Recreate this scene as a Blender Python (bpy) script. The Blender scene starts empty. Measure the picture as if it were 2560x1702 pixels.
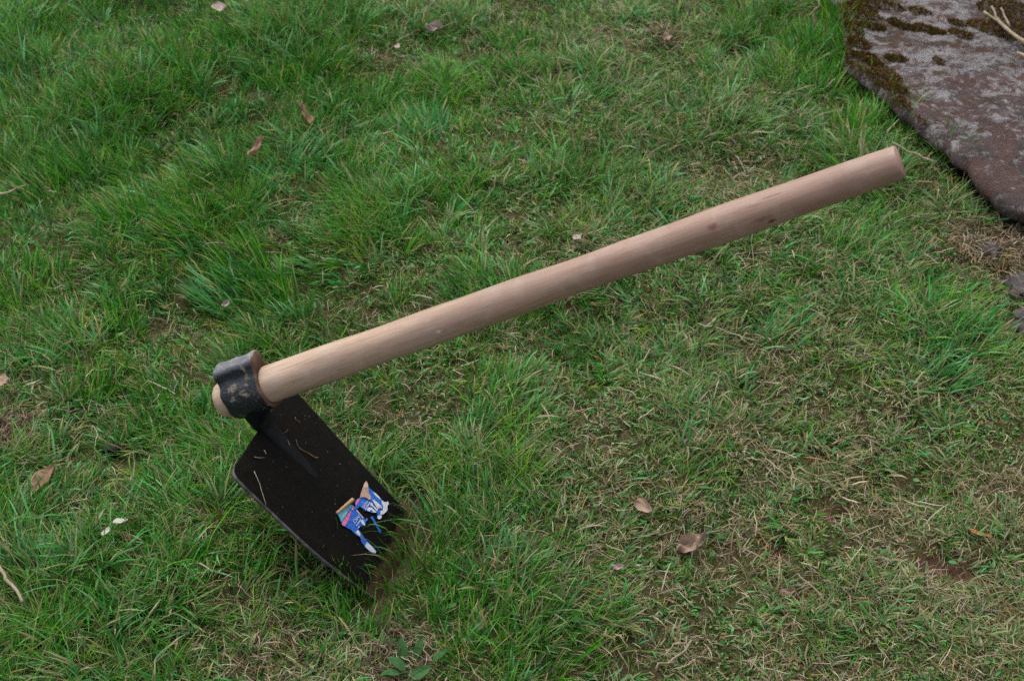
import bpy, bmesh, math, random
import numpy as np
from mathutils import Vector, Matrix
from mathutils.geometry import tessellate_polygon
rng = np.random.default_rng(11); random.seed(5)
S = bpy.context.scene
COL = S.collection
R = math.radians

# ------------------------------------------------------------------ camera
PITCH = R(42.0); CAM_H = 1.430; FPX = 3797.0
cam_d = bpy.data.cameras.new('camera'); cam = bpy.data.objects.new('camera', cam_d); COL.objects.link(cam)
cam.location = (0, 0, CAM_H); cam.rotation_euler = (R(90) - PITCH, 0, 0)
cam_d.sensor_width = 23.6; cam_d.lens = 35.0; cam_d.clip_start = 0.05; cam_d.clip_end = 500
cam_d.dof.use_dof = True; cam_d.dof.focus_distance = 1.74; cam_d.dof.aperture_fstop = 6.3
S.camera = cam
# ------------------------------------------------------------------ sky, light, exposure
SUN_EL, SUN_AZ = R(62), R(-25)       # bright overcast: very soft light from behind the lawn, slightly left
w = bpy.data.worlds.new('World'); S.world = w; w.use_nodes = True
nt = w.node_tree; nt.nodes.clear()
sky = nt.nodes.new('ShaderNodeTexSky'); sky.sky_type = 'NISHITA'; sky.sun_disc = False
sky.sun_elevation = SUN_EL; sky.sun_rotation = SUN_AZ; sky.dust_density = 4.0; sky.air_density = 1.0
hs = nt.nodes.new('ShaderNodeHueSaturation'); hs.inputs['Saturation'].default_value = 0.30
bg = nt.nodes.new('ShaderNodeBackground'); bg.inputs['Strength'].default_value = 0.13
wo = nt.nodes.new('ShaderNodeOutputWorld')
nt.links.new(sky.outputs[0], hs.inputs['Color']); nt.links.new(hs.outputs[0], bg.inputs[0]); nt.links.new(bg.outputs[0], wo.inputs[0])
sd = bpy.data.lights.new('sun', 'SUN'); sd.energy = 1.0; sd.angle = R(50); sd.color = (1.0, 0.97, 0.92)
sun = bpy.data.objects.new('sun', sd); COL.objects.link(sun)
sdir = Vector((math.sin(SUN_AZ) * math.cos(SUN_EL), math.cos(SUN_AZ) * math.cos(SUN_EL), math.sin(SUN_EL)))
sun.rotation_euler = (-sdir).to_track_quat('-Z', 'Y').to_euler()
vs = S.view_settings; vs.view_transform = 'Standard'; vs.look = 'None'; vs.gamma = 1.0; vs.exposure = 0.97
vs.use_curve_mapping = False
S.cycles.max_bounces = 6; S.cycles.diffuse_bounces = 2; S.cycles.glossy_bounces = 2; S.cycles.transmission_bounces = 3
S.cycles.use_denoising = False

# ------------------------------------------------------------------ helpers: pixels to places
CR = np.array([1.0, 0, 0]); CU = np.array([0, math.sin(PITCH), math.cos(PITCH)]); CB = np.array([0, -math.cos(PITCH), math.sin(PITCH)])
CAMP = np.array([0, 0, CAM_H])
def c2w(v): return v[0] * CR + v[1] * CU + v[2] * CB
def ray(px, py): return c2w((px - 1280.0, 851.0 - py, -FPX))
def at_z(px, py, z=0.0):
    d = ray(px, py); return CAMP + d * ((z - CAM_H) / d[2])

def vnoise(x, y, seed=0):
    x = np.asarray(x, float); y = np.asarray(y, float)
    xi = np.floor(x).astype(np.int64); yi = np.floor(y).astype(np.int64); fx = x - xi; fy = y - yi
    fx = fx * fx * (3 - 2 * fx); fy = fy * fy * (3 - 2 * fy)
    def h(a, b):
        n = (a * 374761393 + b * 668265263 + seed * 974711) & 0x7fffffff
        n = ((n ^ (n >> 13)) * 1274126177) & 0x7fffffff
        return ((n ^ (n >> 16)) & 0xffff) / 65535.0
    return (h(xi, yi) * (1 - fx) + h(xi + 1, yi) * fx) * (1 - fy) + (h(xi, yi + 1) * (1 - fx) + h(xi + 1, yi + 1) * fx) * fy
def fbm(x, y, seed=0, o=3):
    s = 0; a = 1; t = 0
    for i in range(o): s = s + a * vnoise(x * 2**i, y * 2**i, seed + i * 17); t += a; a *= .5
    return s / t

FIELD = [  # how lush the lawn is at points of the photograph
 (100,100,.8),(400,250,.85),(150,450,.9),(450,620,.95),(700,720,.9),(750,200,.85),(1100,300,.75),(1300,120,.6),(1500,60,.42),(1700,200,.34),
 (1900,300,.38),(2000,160,.9),(2130,330,.75),(2150,480,.6),(1500,500,.55),(1700,430,.42),(1300,450,.7),(1000,480,.75),(1800,560,.40),(2200,650,.5),
 (2380,800,.7),(2050,700,.42),(1500,750,.52),(1300,850,.64),(1100,950,.68),(1200,1150,.68),(1500,1000,.50),(1400,1250,.56),(1700,1000,.30),(1950,1100,.24),
 (2200,1250,.16),(2400,1450,.10),(2100,1500,.18),(1900,1300,.28),(1780,1350,.1),(1700,1600,.26),(2300,1050,.3),(2500,1000,.4),(2550,1250,.3),(1500,1600,.35),
 (1250,1550,.85),(1050,1450,.8),(1000,1650,.3),(600,1630,.35),(760,1620,.3),(200,1550,.65),(100,1300,.62),(300,1250,.68),(500,1350,.72),(30,1080,.22),
 (350,950,.72),(450,1100,.65),(120,800,.72),(700,1500,.62),(-200,700,.7),(-200,1400,.6),(2800,1400,.2),(2750,900,.4),(1280,1900,.4),(2100,1900,.1),(500,1900,.5),(1300,-200,.6),(600,-200,.8)]
FX = np.array([at_z(a, b)[:2] for a, b, c in FIELD]); FV = np.array([c for a, b, c in FIELD])
def lush_at(x, y):
    x = np.asarray(x, float); y = np.asarray(y, float); num = np.zeros_like(x); den = np.zeros_like(x) + 1e-9
    for (a, b), v in zip(FX, FV):
        k = 1.0 / (((x - a)**2 + (y - b)**2) + .004)**1.5; num += k * v; den += k
    return np.clip(num / den + (fbm(x * 9, y * 9, 3) - .5) * .34, 0, 1)
LEAN = [(100,300,-.75,.65),(450,600,-.8,.6),(700,720,-.8,.55),(800,200,-.2,.7),(1100,300,-.4,.7),(1400,500,.4,.1),(1900,300,.4,.3),(2130,350,-.1,.8),(2250,650,.6,.3),(2400,800,.7,.2),
        (1500,900,.3,-.1),(1900,1200,.2,.0),(1200,1550,.3,.45),(500,1300,.1,.3),(200,1500,-.1,.5),(200,1000,-.1,.6),(600,1100,-.2,.3),(2300,1500,.1,-.1),(1100,1100,.4,.1)]
LX = np.array([at_z(a, b)[:2] for a, b, c, d in LEAN]); LV = np.array([(c, d) for a, b, c, d in LEAN])
def lean_at(x, y):
    num = np.zeros((len(x), 2)); den = np.zeros(len(x)) + 1e-9
    for (a, b), v in zip(LX, LV):
        k = 1.0 / (((x - a)**2 + (y - b)**2) + .01); num += k[:, None] * v; den += k
    return num / den[:, None]
BARE = [(1780,1350,70),(2400,1430,90),(2200,1210,60),(1960,1370,50),(2330,1420,50),(1450,1040,35),(2330,700,60),(2470,600,80),(2100,1290,40),(1990,1500,45),(2050,1120,40)]
BX = [(at_z(a, b)[:2], r / 2100.0) for a, b, r in BARE]
def bare_at(x, y):
    s = np.zeros_like(np.asarray(x, float))
    for c, r in BX: s = np.maximum(s, np.exp(-(((x - c[0]) / r)**2 + ((y - c[1]) / (r * .8))**2)))
    return s
HOL = (-.122, 1.255)
def gz(x, y):
    x = np.asarray(x, float); y = np.asarray(y, float)
    m = np.exp(-((np.abs(x) / 4.0)**4) - ((np.abs(y - 1.6) / 4.0)**4))
    z = (fbm(x * 5 + 9, y * 5, 21, 2) - .5) * .05 + (fbm(x * 26, y * 26, 31, 2) - .5) * .011
    near = np.exp(-(((x + .14) / .16)**2 + ((y - 1.16) / .16)**2))
    z = z * (1 - near * .75) - .012 * bare_at(x, y) - .036 * np.exp(-(((x - HOL[0]) / .075)**2 + ((y - HOL[1]) / .105)**2))   # dip where the blade has cut in
    return z * m
def ground(px, py, dz=0.0):
    p = at_z(px, py, dz)
    for i in range(4): p = at_z(px, py, float(gz(p[0], p[1])) + dz)
    return p

# ------------------------------------------------------------------ helpers: objects and materials
def tag(o, label=None, cat=None, group=None, kind=None):
    if label: o['label'] = label
    if cat: o['category'] = cat
    if group: o['group'] = group
    if kind: o['kind'] = kind
    return o
def mesh_obj(name, verts, faces, mats, parent=None, smooth=True, midx=None):
    me = bpy.data.meshes.new(name); me.from_pydata([tuple(map(float, v)) for v in verts], [], [tuple(map(int, f)) for f in faces])
    for m in (mats if isinstance(mats, (list, tuple)) else [mats]): me.materials.append(m)
    if smooth: me.polygons.foreach_set('use_smooth', [True] * len(me.polygons))
    if midx is not None: me.polygons.foreach_set('material_index', list(midx))
    me.update()
    o = bpy.data.objects.new(name, me); COL.objects.link(o)
    if parent: o.parent = parent
    return o
def recentre(o):                     # origin at the base of a single-mesh thing
    me = o.data; n = len(me.vertices); a = np.empty(n * 3); me.vertices.foreach_get('co', a); a = a.reshape(-1, 3)
    c = np.array([(a[:, 0].min() + a[:, 0].max()) / 2, (a[:, 1].min() + a[:, 1].max()) / 2, a[:, 2].min()])
    a -= c; me.vertices.foreach_set('co', a.ravel()); o.location = c; me.update(); return o

class NM:
    def __init__(s, name):
        s.m = bpy.data.materials.new(name); s.m.use_nodes = True; s.t = s.m.node_tree; s.t.nodes.clear()
        s.out = s.n('ShaderNodeOutputMaterial')
    def n(s, typ, **kw):
        x = s.t.nodes.new(typ)
        for k, v in kw.items(): setattr(x, k, v)
        return x
    def l(s, a, b): s.t.links.new(a, b)
    def setin(s, node, **kw):
        for k, v in kw.items():
            i = node.inputs[k.replace('_', ' ')]
            if hasattr(v, 'is_output') or isinstance(v, bpy.types.NodeSocket): s.l(v, i)
            else: i.default_value = v
    def attr(s, name, out='Color'):
        return s.n('ShaderNodeAttribute', attribute_name=name).outputs[out]
    def obj(s): return s.n('ShaderNodeTexCoord').outputs['Object']
    def mapv(s, v, scale=(1, 1, 1), loc=(0, 0, 0), rot=(0, 0, 0)):
        m = s.n('ShaderNodeMapping'); s.l(v, m.inputs[0]); m.inputs['Scale'].default_value = scale; m.inputs['Location'].default_value = loc; m.inputs['Rotation'].default_value = rot; return m.outputs[0]
    def noise(s, v, scale, detail=4, rough=.55, dist=0, out='Fac'):
        x = s.n('ShaderNodeTexNoise'); s.l(v, x.inputs['Vector']); x.inputs['Scale'].default_value = scale; x.inputs['Detail'].default_value = detail
        x.inputs['Roughness'].default_value = rough; x.inputs['Distortion'].default_value = dist; return x.outputs[out]
    def voro(s, v, scale, out='Distance'):
        x = s.n('ShaderNodeTexVoronoi'); s.l(v, x.inputs['Vector']); x.inputs['Scale'].default_value = scale; return x.outputs[out]
    def ramp(s, f, stops):
        r = s.n('ShaderNodeValToRGB'); s.l(f, r.inputs[0]); e = r.color_ramp.elements
        while len(e) < len(stops): e.new(.5)
        for i, (p, c) in enumerate(stops):
            e[i].position = p; e[i].color = (c, c, c, 1) if isinstance(c, (int, float)) else (*c, 1)
        return r.outputs[0]
    def mix(s, f, a, b, mode='MIX'):
        x = s.n('ShaderNodeMix', data_type='RGBA', blend_type=mode)
        for i, v in ((0, f), (6, a), (7, b)):
            if isinstance(v, bpy.types.NodeSocket): s.l(v, x.inputs[i])
            elif i == 0: x.inputs[0].default_value = v
            else: x.inputs[i].default_value = (*v, 1)
        return x.outputs[2]
    def math(s, op, a, b=0.0):
        x = s.n('ShaderNodeMath', operation=op)
        for i, v in ((0, a), (1, b)):
            if isinstance(v, bpy.types.NodeSocket): s.l(v, x.inputs[i])
            else: x.inputs[i].default_value = v
        return x.outputs[0]
    def bump(s, h, strength=.4, dist=.002):
        b = s.n('ShaderNodeBump'); b.inputs['Strength'].default_value = strength; b.inputs['Distance'].default_value = dist; s.l(h, b.inputs['Height']); return b.outputs[0]
    def bsdf(s, col, rough=.6, spec=.5, metal=0.0, normal=None, finish=True):
        p = s.n('ShaderNodeBsdfPrincipled')
        for k, v in (('Base Color', col), ('Roughness', rough), ('Specular IOR Level', spec), ('Metallic', metal)):
            if isinstance(v, bpy.types.NodeSocket): s.l(v, p.inputs[k])
            else: p.inputs[k].default_value = (*v, 1) if k == 'Base Color' else v
        if normal is not None: s.l(normal, p.inputs['Normal'])
        if finish: s.l(p.outputs[0], s.out.inputs[0])
        return p

def mat_blades(name, rough=.5, spec=.35, trans=.3):
    m = NM(name); c = m.attr('col'); p = m.bsdf(c, rough, spec, finish=False)
    t = m.n('ShaderNodeBsdfTranslucent'); m.l(m.mix(1.0, c, (1.3, 1.35, .7), 'MULTIPLY'), t.inputs[0])
    x = m.n('ShaderNodeMixShader'); x.inputs[0].default_value = trans; m.l(p.outputs[0], x.inputs[1]); m.l(t.outputs[0], x.inputs[2]); m.l(x.outputs[0], m.out.inputs[0]); return m.m
M_GRASS = mat_blades('grass_leaf', .42, .20, .20)
M_STRAW = mat_blades('dry_straw', .7, .25, .2)
M_MOSS = mat_blades('moss', .85, .1, .2)

def mat_soil():
    m = NM('lawn_soil'); o = m.obj(); b = m.attr('bare', 'Fac')
    n1 = m.noise(o, 40, 6, .65); n2 = m.noise(o, 260, 4, .6); n3 = m.noise(m.mapv(o, (90, 500, 90), rot=(0, 0, .6)), 1, 3, .6, 1.5)
    th = m.mix(m.ramp(n1, [(.35, 0.0), (.65, 1.0)]), (.040, .048, .014), (.095, .070, .038))
    th = m.mix(m.ramp(n3, [(.55, 0.0), (.68, .8)]), th, (.17, .13, .07))
    so = m.mix(n2, (.055, .026, .017), (.13, .068, .045))
    c = m.mix(m.ramp(b, [(.5, 0.0), (.85, .9)]), th, so)
    m.bsdf(c, .9, .15, normal=m.bump(m.math('ADD', n2, m.math('MULTIPLY', n3, .6)), .9, .006)); return m.m
M_SOIL = mat_soil()

def mat_wood():
    m = NM('handle_wood'); o = m.obj(); X = m.n('ShaderNodeSeparateXYZ'); m.l(o, X.inputs[0])
    g = m.noise(m.mapv(o, (7, 110, 110)), 1, 6, .7, .5); g2 = m.noise(m.mapv(o, (3, 60, 60), loc=(4, 2, 1)), 1, 4, .55, .8); fine = m.noise(m.mapv(o, (30, 420, 420)), 1, 4, .75)
    pale = m.mix(m.ramp(g, [(.3, 0.0), (.7, 1.0)]), (.335, .232, .155), (.475, .36, .262)); grip = m.mix(m.ramp(g, [(.3, 0.0), (.7, 1.0)]), (.165, .094, .066), (.305, .188, .140))
    f = m.math('ADD', X.outputs[0], m.math('MULTIPLY', m.math('SUBTRACT', m.noise(o, 11, 4), .5), .26))
    c = m.mix(m.ramp(f, [(.02, 0.0), (.22, .40), (.45, .85), (.75, .97), (.82, .8)]), pale, grip)
    c = m.mix(m.ramp(g2, [(.40, 0.0), (.68, .62)]), c, (.235, .155, .125))
    c = m.mix(m.ramp(m.noise(o, 24, 5, .6, .5), [(.5, 0.0), (.75, .3)]), c, (.47, .39, .34))
    c = m.mix(m.ramp(fine, [(.34, .38), (.54, 0.0)]), c, (.17, .10, .07))
    def spot(x, y, z, sx, sy, strength, col, cc):
        d = m.n('ShaderNodeVectorMath', operation='LENGTH'); m.l(m.mapv(o, (1 / sx, 1 / sy, 1 / sy), loc=(-x / sx, -y / sy, -z / sy)), d.inputs[0])
        k = m.math('ADD', d.outputs[1 if 'Value' not in d.outputs else 'Value'], m.math('MULTIPLY', m.noise(o, 220, 3), .7))
        return m.mix(m.ramp(k, [(.6, strength), (1.35, 0.0)]), cc, col)
    for s in SPOTS: c = spot(*s, c)
    # faint ring where the grip grime starts
    ring = m.math('ABSOLUTE', m.math('SUBTRACT', X.outputs[0], m.math('ADD', .178, m.math('MULTIPLY', m.noise(o, 30, 2), .006))))
    c = m.mix(m.ramp(ring, [(.0004, .4), (.0014, 0.0)]), c, (.30, .17, .10))
    h = m.math('ADD', fine, m.math('MULTIPLY', g, .6))
    m.bsdf(c, m.ramp(g2, [(.3, .38), (.7, .60)]), .45, normal=m.bump(h, .25, .0008)); return m.m

def mat_eye(rusty=False):
    m = NM('eye_end_rust' if rusty else 'eye_paint'); o = m.obj(); n1 = m.noise(o, 55, 6, .68); n2 = m.noise(m.mapv(o, (70, 70, 260)), 1, 5, .7); n3 = m.noise(o, 700, 3, .6)
    if rusty:
        c = m.mix(n1, (.045, .022, .014), (.17, .10, .065)); m.bsdf(c, .85, .2, normal=m.bump(n3, .5, .001)); return m.m
    Zs = m.n('ShaderNodeSeparateXYZ'); m.l(o, Zs.inputs[0]); c = m.mix(n2, (.0025, .0035, .006), (.012, .017, .029)); hl_z = m.math('ADD', Zs.outputs[2], m.math('MULTIPLY', m.math('SUBTRACT', n1, .5), .02)); c = m.mix(m.ramp(hl_z, [(.034, 0.0), (.041, .75)]), c, m.mix(n2, (.07, .08, .10), (.22, .23, .25)))  # lug top: sky highlight painted into the colour as lighter grey
    mud = m.ramp(m.math('ADD', m.math('MULTIPLY', n1, .75), m.math('MULTIPLY', n2, .35)), [(.585, 0.0), (.68, .85)])
    c = m.mix(mud, c, m.mix(n3, (.15, .12, .085), (.33, .27, .195)))
    c = m.mix(m.ramp(n3, [(.56, 0.0), (.70, .5)]), c, (.13, .125, .12))
    m.bsdf(c, m.mix(mud, (.36, .36, .36), (.85, .85, .85)), .42, normal=m.bump(m.math('ADD', n1, m.math('MULTIPLY', n3, .25)), .7, .0028)); return m.m

def mat_blade():
    m = NM('blade_paint'); o = m.obj(); s = m.attr('along', 'Fac'); u = m.attr('across', 'Fac')
    n1 = m.noise(o, 90, 7, .8, .8); n2 = m.noise(o, 330, 5, .8); n3 = m.noise(o, 30, 5, .6); sp = m.voro(o, 95)
    c = m.mix(m.ramp(n1, [(.3, 0.0), (.7, 1.0)]), (.0006, .0005, .0006), (.0060, .0048, .0040))
    c = m.mix(m.ramp(n3, [(.45, 0.0), (.7, .6)]), c, (.010, .0070, .0050)); c = m.mix(m.ramp(m.noise(m.mapv(o, (40, 40, 160), rot=(.5, .3, .2)), 1, 6, .8, 1.0), [(.54, 0.0), (.78, .5)]), c, (.018, .015, .0125))
    c = m.mix(m.ramp(n2, [(.62, 0.0), (.76, .7)]), c, (.040, .034, .028))
    c = m.mix(m.ramp(m.math('ADD', sp, m.math('MULTIPLY', m.noise(o, 60, 2), .16)), [(.120, .9), (.165, 0.0)]), c, (.12, .105, .085))
    f = m.math('ADD', s, m.math('MULTIPLY', m.math('SUBTRACT', n3, .5), .03))
    c = m.mix(m.ramp(f, [(.236, 0.0), (.242, .95)]), c, m.mix(n1, (.022, .012, .007), (.085, .05, .03)))
    e = m.math('ADD', m.math('ABSOLUTE', u), m.math('MULTIPLY', m.math('SUBTRACT', n3, .5), .06))
    c = m.mix(m.ramp(e, [(.975, 0.0), (1.0, .6)]), c, (.07, .06, .05))
    m.bsdf(c, m.ramp(n3, [(.35, .5), (.65, .85)]), .07, normal=m.bump(m.math('ADD', n2, m.math('MULTIPLY', n1, .8)), .7, .0016)); return m.m
def mat_simple(name, ca, cb, scale=60, rough=.8, spec=.2, bump=.3, dist=.001):
    m = NM(name); o = m.obj(); n = m.noise(o, scale, 5, .65); n2 = m.noise(o, scale * 6, 3, .6)
    c = m.mix(m.ramp(n, [(.35, 0.0), (.65, 1.0)]), ca, cb); c = m.mix(m.math('MULTIPLY', n2, .35), c, tuple(x * .5 for x in ca))
    m.bsdf(c, rough, spec, normal=m.bump(n2, bump, dist)); return m.m
M_STEEL = mat_simple('worn_steel_edge', (.008, .007, .007), (.105, .095, .09), 75, .6, .4)

def mat_stone():
    m = NM('slab_stone'); o = m.obj()
    d = m.n('ShaderNodeVectorMath', operation='ADD'); m.l(o, d.inputs[0]); m.l(m.mapv(m.noise(o, 9, 3, .6, 0, 'Color'), (.07, .07, .07)), d.inputs[1]); q = d.outputs[0]
    st = m.mapv(q, (1, 1.6, 1), rot=(0, 0, -.7))
    n1 = m.noise(st, 11, 8, .72); n2 = m.noise(st, 30, 7, .75); n3 = m.noise(q, 110, 5, .7); n4 = m.noise(q, 420, 3, .65); n5 = m.noise(st, 20, 8, .74)
    Y = m.n('ShaderNodeSeparateXYZ'); m.l(o, Y.inputs[0]); far = m.attr('lichen', 'Fac')
    c = m.mix(m.ramp(n2, [(.35, 0.0), (.62, 1.0)]), (.032, .026, .027), (.118, .096, .094))
    c = m.mix(m.ramp(n1, [(.44, 0.0), (.56, .85)]), c, (.112, .060, .048))
    c = m.mix(m.ramp(n3, [(.5, 0.0), (.68, .6)]), c, (.150, .130, .126))
    li = m.math('ADD', m.math('ADD', m.math('MULTIPLY', n5, .75), m.math('MULTIPLY', n3, .35)), m.math('MULTIPLY', far, .13))
    c = m.mix(m.ramp(li, [(.62, 0.0), (.685, .85)]), c, m.mix(n4, (.20, .19, .19), (.40, .38, .385)))
    mo = m.math('ADD', m.math('MULTIPLY', m.noise(m.mapv(st, (1, 1, 1), loc=(3.1, 1.7, 0)), 11, 6, .7), .9), m.math('MULTIPLY', far, .10))
    c = m.mix(m.ramp(mo, [(.56, 0.0), (.62, .9)]), c, m.mix(n4, (.035, .022, .008), (.11, .06, .03)))
    c = m.mix(m.ramp(n4, [(.3, .55), (.5, 0.0)]), c, (.026, .021, .022))
    m.bsdf(c, .88, .2, normal=m.bump(m.math('ADD', m.math('ADD', m.math('MULTIPLY', n3, 1.2), n4), m.math('MULTIPLY', n2, 2.0)), .9, .010)); return m.m
M_STONE = mat_stone()
M_ROCK = mat_simple('rock_grey', (.035, .032, .033), (.12, .11, .11), 30, .9, .2, .6, .004)
M_TWIG = mat_simple('twig_bark', (.20, .15, .095), (.37, .31, .22), 90, .8, .2, .4, .001)
M_CLOD = mat_simple('dark_clod', (.010, .008, .007), (.03, .022, .018), 80, .9, .2, .6, .003)
M_ROOT = mat_simple('root_fibre', (.16, .075, .04), (.25, .14, .08), 90, .8, .2)
def mat_leaf(name, a, b, vein):
    m = NM(name); o = m.obj(); mid = m.attr('vein', 'Fac'); n = m.noise(o, 90, 5, .65); n2 = m.noise(o, 420, 3, .6)
    c = m.mix(m.ramp(n, [(.3, 0.0), (.7, 1.0)]), a, b); c = m.mix(m.ramp(n2, [(.55, 0.0), (.75, .4)]), c, tuple(x * .35 for x in a)); c = m.mix(m.math('MULTIPLY', mid, .7), c, vein)
    p = m.bsdf(c, .65, .3, normal=m.bump(m.math('ADD', n, mid), .5, .001), finish=False); t = m.n('ShaderNodeBsdfTranslucent'); m.l(c, t.inputs[0])
    x = m.n('ShaderNodeMixShader'); x.inputs[0].default_value = .2; m.l(p.outputs[0], x.inputs[1]); m.l(t.outputs[0], x.inputs[2]); m.l(x.outputs[0], m.out.inputs[0]); return m.m
LM = {'pale': mat_leaf('leaf_pale', (.36, .27, .23), (.47, .40, .36), (.35, .22, .16)), 'brown': mat_leaf('leaf_brown', (.17, .085, .052), (.27, .15, .10), (.20, .10, .06)),
      'tan': mat_leaf('leaf_tan', (.25, .165, .115), (.34, .25, .185), (.26, .16, .10)), 'grey': mat_leaf('leaf_grey', (.22, .16, .14), (.40, .33, .30), (.16, .11, .09)),
      'white': mat_leaf('leaf_white', (.42, .39, .33), (.52, .50, .44), (.45, .40, .32)), 'dark': mat_leaf('leaf_dark', (.10, .06, .04), (.20, .13, .09), (.08, .05, .03)),
      'orange': mat_leaf('leaf_orange', (.42, .17, .04), (.50, .28, .10), (.30, .12, .04)), 'weed': mat_leaf('weed_leaf', (.020, .080, .016), (.036, .115, .026), (.05, .14, .04))}

# ------------------------------------------------------------------ ground sheet
def axis(a, b, st, far):
    c = np.arange(a, b + st / 2, st); g = [st * 1.0]; out = []; t = 0
    while t < far: t += g[-1]; out.append(t); g.append(g[-1] * 1.5)
    o = np.array(out); return np.concatenate([(a - o)[::-1], c, b + o])
gx = axis(-1.35, 1.5, .011, 80); gy = axis(.55, 3.1, .011, 80)
GX, GY = np.meshgrid(gx, gy); Z = gz(GX, GY)
nx, ny = len(gx), len(gy)
gv = np.stack([GX.ravel(), GY.ravel(), Z.ravel()], 1)
i = np.arange(nx * ny).reshape(ny, nx)
gf = np.stack([i[:-1, :-1].ravel(), i[:-1, 1:].ravel(), i[1:, 1:].ravel(), i[1:, :-1].ravel()], 1)
lawn = mesh_obj('ground', gv, gf, M_SOIL)
a = lawn.data.attributes.new('bare', 'FLOAT', 'POINT'); a.data.foreach_set('value', np.clip(bare_at(GX, GY) + (1 - lush_at(GX, GY)) * .45 + (fbm(GX * 14, GY * 14, 77) - .5) * .5, 0, 1).ravel().astype(np.float32))
tag(lawn, 'reddish brown soil and matted thatch under the lawn', kind='structure')

# ------------------------------------------------------------------ the hoe: pose
hX = c2w((0.87521, 0.29769, 0.38131)); hX /= np.linalg.norm(hX)
hY = c2w((0.2073, 0.4814, -0.85163)); hY -= hY.dot(hX) * hX; hY /= np.linalg.norm(hY); hZ = np.cross(hX, hY)
hO = CAMP + c2w((-0.321744, -0.063746, -1.8))
BETA = R(74.42); HL = 0.804; HW = 0.204; S0 = 0.0192
HB0 = np.array([0, 0, -.027]); Hl = np.array([math.cos(BETA), 0, -math.sin(BETA)]); Hn = np.array([math.sin(BETA), 0, math.cos(BETA)]); Hy = np.array([0, 1.0, 0])
def h2w(p): p = np.asarray(p, float); return hO + p[..., 0:1] * hX + p[..., 1:2] * hY + p[..., 2:3] * hZ
def w2h(p): d = np.asarray(p, float) - hO; return np.stack([d @ hX, d @ hY, d @ hZ], -1)
def on_blade(px, py, lift=0.0):        # pixel -> (along, across) on the blade's face
    d = ray(px, py); n = Hn[0] * hX + Hn[2] * hZ; p0 = h2w(HB0 + Hn * (.0018 + lift)); P = CAMP + d * (((p0 - CAMP) @ n) / (d @ n))
    q = w2h(P) - HB0; return q @ Hl, q[1]
def on_axis(px, py, rad):              # pixel -> nearest local point on the handle's skin
    d = ray(px, py); d = d / np.linalg.norm(d); o = w2h(CAMP); dl = np.array([d @ hX, d @ hY, d @ hZ])
    A = dl[1]**2 + dl[2]**2; B = 2 * (o[1] * dl[1] + o[2] * dl[2]); C = o[1]**2 + o[2]**2 - rad**2; D = max(B * B - 4 * A * C, 0); t = (-B - math.sqrt(D)) / (2 * A); return o + dl * t
base = h2w(HB0 + Hl * .265)
hoe = bpy.data.objects.new('hoe', None); COL.objects.link(hoe); hoe.empty_display_size = .05
hoe.matrix_world = Matrix(((hX[0], hY[0], hZ[0], base[0]), (hX[1], hY[1], hZ[1], base[1]), (hX[2], hY[2], hZ[2], base[2]), (0, 0, 0, 1)))
tag(hoe, 'hoe with a wooden handle and black rectangular blade stuck in the lawn', 'hoe')
hoff = w2h(base)
def hpart(name, v, f, mats, midx=None, smooth=True, parent=None):
    o = mesh_obj(name, v, f, mats, parent or hoe, smooth, midx)
    if parent is None: o.location = tuple(-hoff)
    return o

# handle
RAD = [(-.03, .0210), (-.02, .0219), (.0, .0221), (.10, .0218), (.30, .0204), (.48, .0192), (.60, .0196), (.68, .0192), (.76, .0182), (.804, .0176)]
hr = lambda x: float(np.interp(x, [a for a, b in RAD], [b for a, b in RAD]))
SPOTS = []
for px, py, sx, sy, st, col in [(742,952,.010,.0035,.75,(.05,.05,.055)),(852,921,.016,.003,.6,(.10,.07,.05)),(728,957,.006,.002,.6,(.22,.08,.04)),(1783,567,.010,.005,.8,(.20,.08,.06)),(1930,553,.007,.0035,.85,(.10,.045,.035)),
        (1905,548,.016,.004,.5,(.16,.08,.05)),(1928,490,.022,.0018,.7,(.17,.085,.06)),(1885,515,.016,.0016,.55,(.2,.11,.08)),(1095,828,.008,.003,.6,(.68,.6,.52)),(866,884,.003,.002,.8,(.1,.06,.04)),(1500,650,.02,.008,.25,(.25,.16,.14)),(2110,455,.03,.008,.4,(.22,.13,.1)),(1240,700,.03,.01,.3,(.22,.14,.12))]:
    q = on_axis(px, py, .0195); SPOTS.append((q[0], q[1], q[2], sx * 1.25, sy * 1.35, min(1.0, st * 1.3), tuple(v * .8 for v in col)))
M_WOOD = mat_wood(); M_GRAIN = mat_simple('end_grain', (.22, .115, .085), (.40, .26, .20), 160, .85, .15)
xs = np.concatenate([[-.0275], np.linspace(-.026, .8025, 150), [.804]]); NS = 48
hv = []; 
for k, x in enumerate(xs):
    r = hr(x) + .00035 * math.sin(x * 23) + .0003 * math.sin(x * 51 + 1)
    if k == 0: r -= .0022
    if k == 1: r -= .0006
    if k == len(xs) - 1: r -= .0008
    for j in range(NS):
        t = 2 * math.pi * j / NS; rr = r * (1 + .012 * math.sin(2 * t + x * 4)); hv.append((x, rr * math.cos(t), rr * math.sin(t)))
hf = []
for k in range(len(xs) - 1):
    for j in range(NS): hf.append((k * NS + j, k * NS + (j + 1) % NS, (k + 1) * NS + (j + 1) % NS, (k + 1) * NS + j))
nside = len(hf); c0 = len(hv); hv += [(xs[0], 0, 0), (xs[-1], 0, 0)]
for j in range(NS):
    hf.append((c0, (j + 1) % NS, j)); hf.append((c0 + 1, (len(xs) - 1) * NS + j, (len(xs) - 1) * NS + (j + 1) % NS))
hpart('handle', hv, [f[::-1] for f in hf], [M_WOOD, M_GRAIN], [0] * nside + [1] * (2 * NS))

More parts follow.
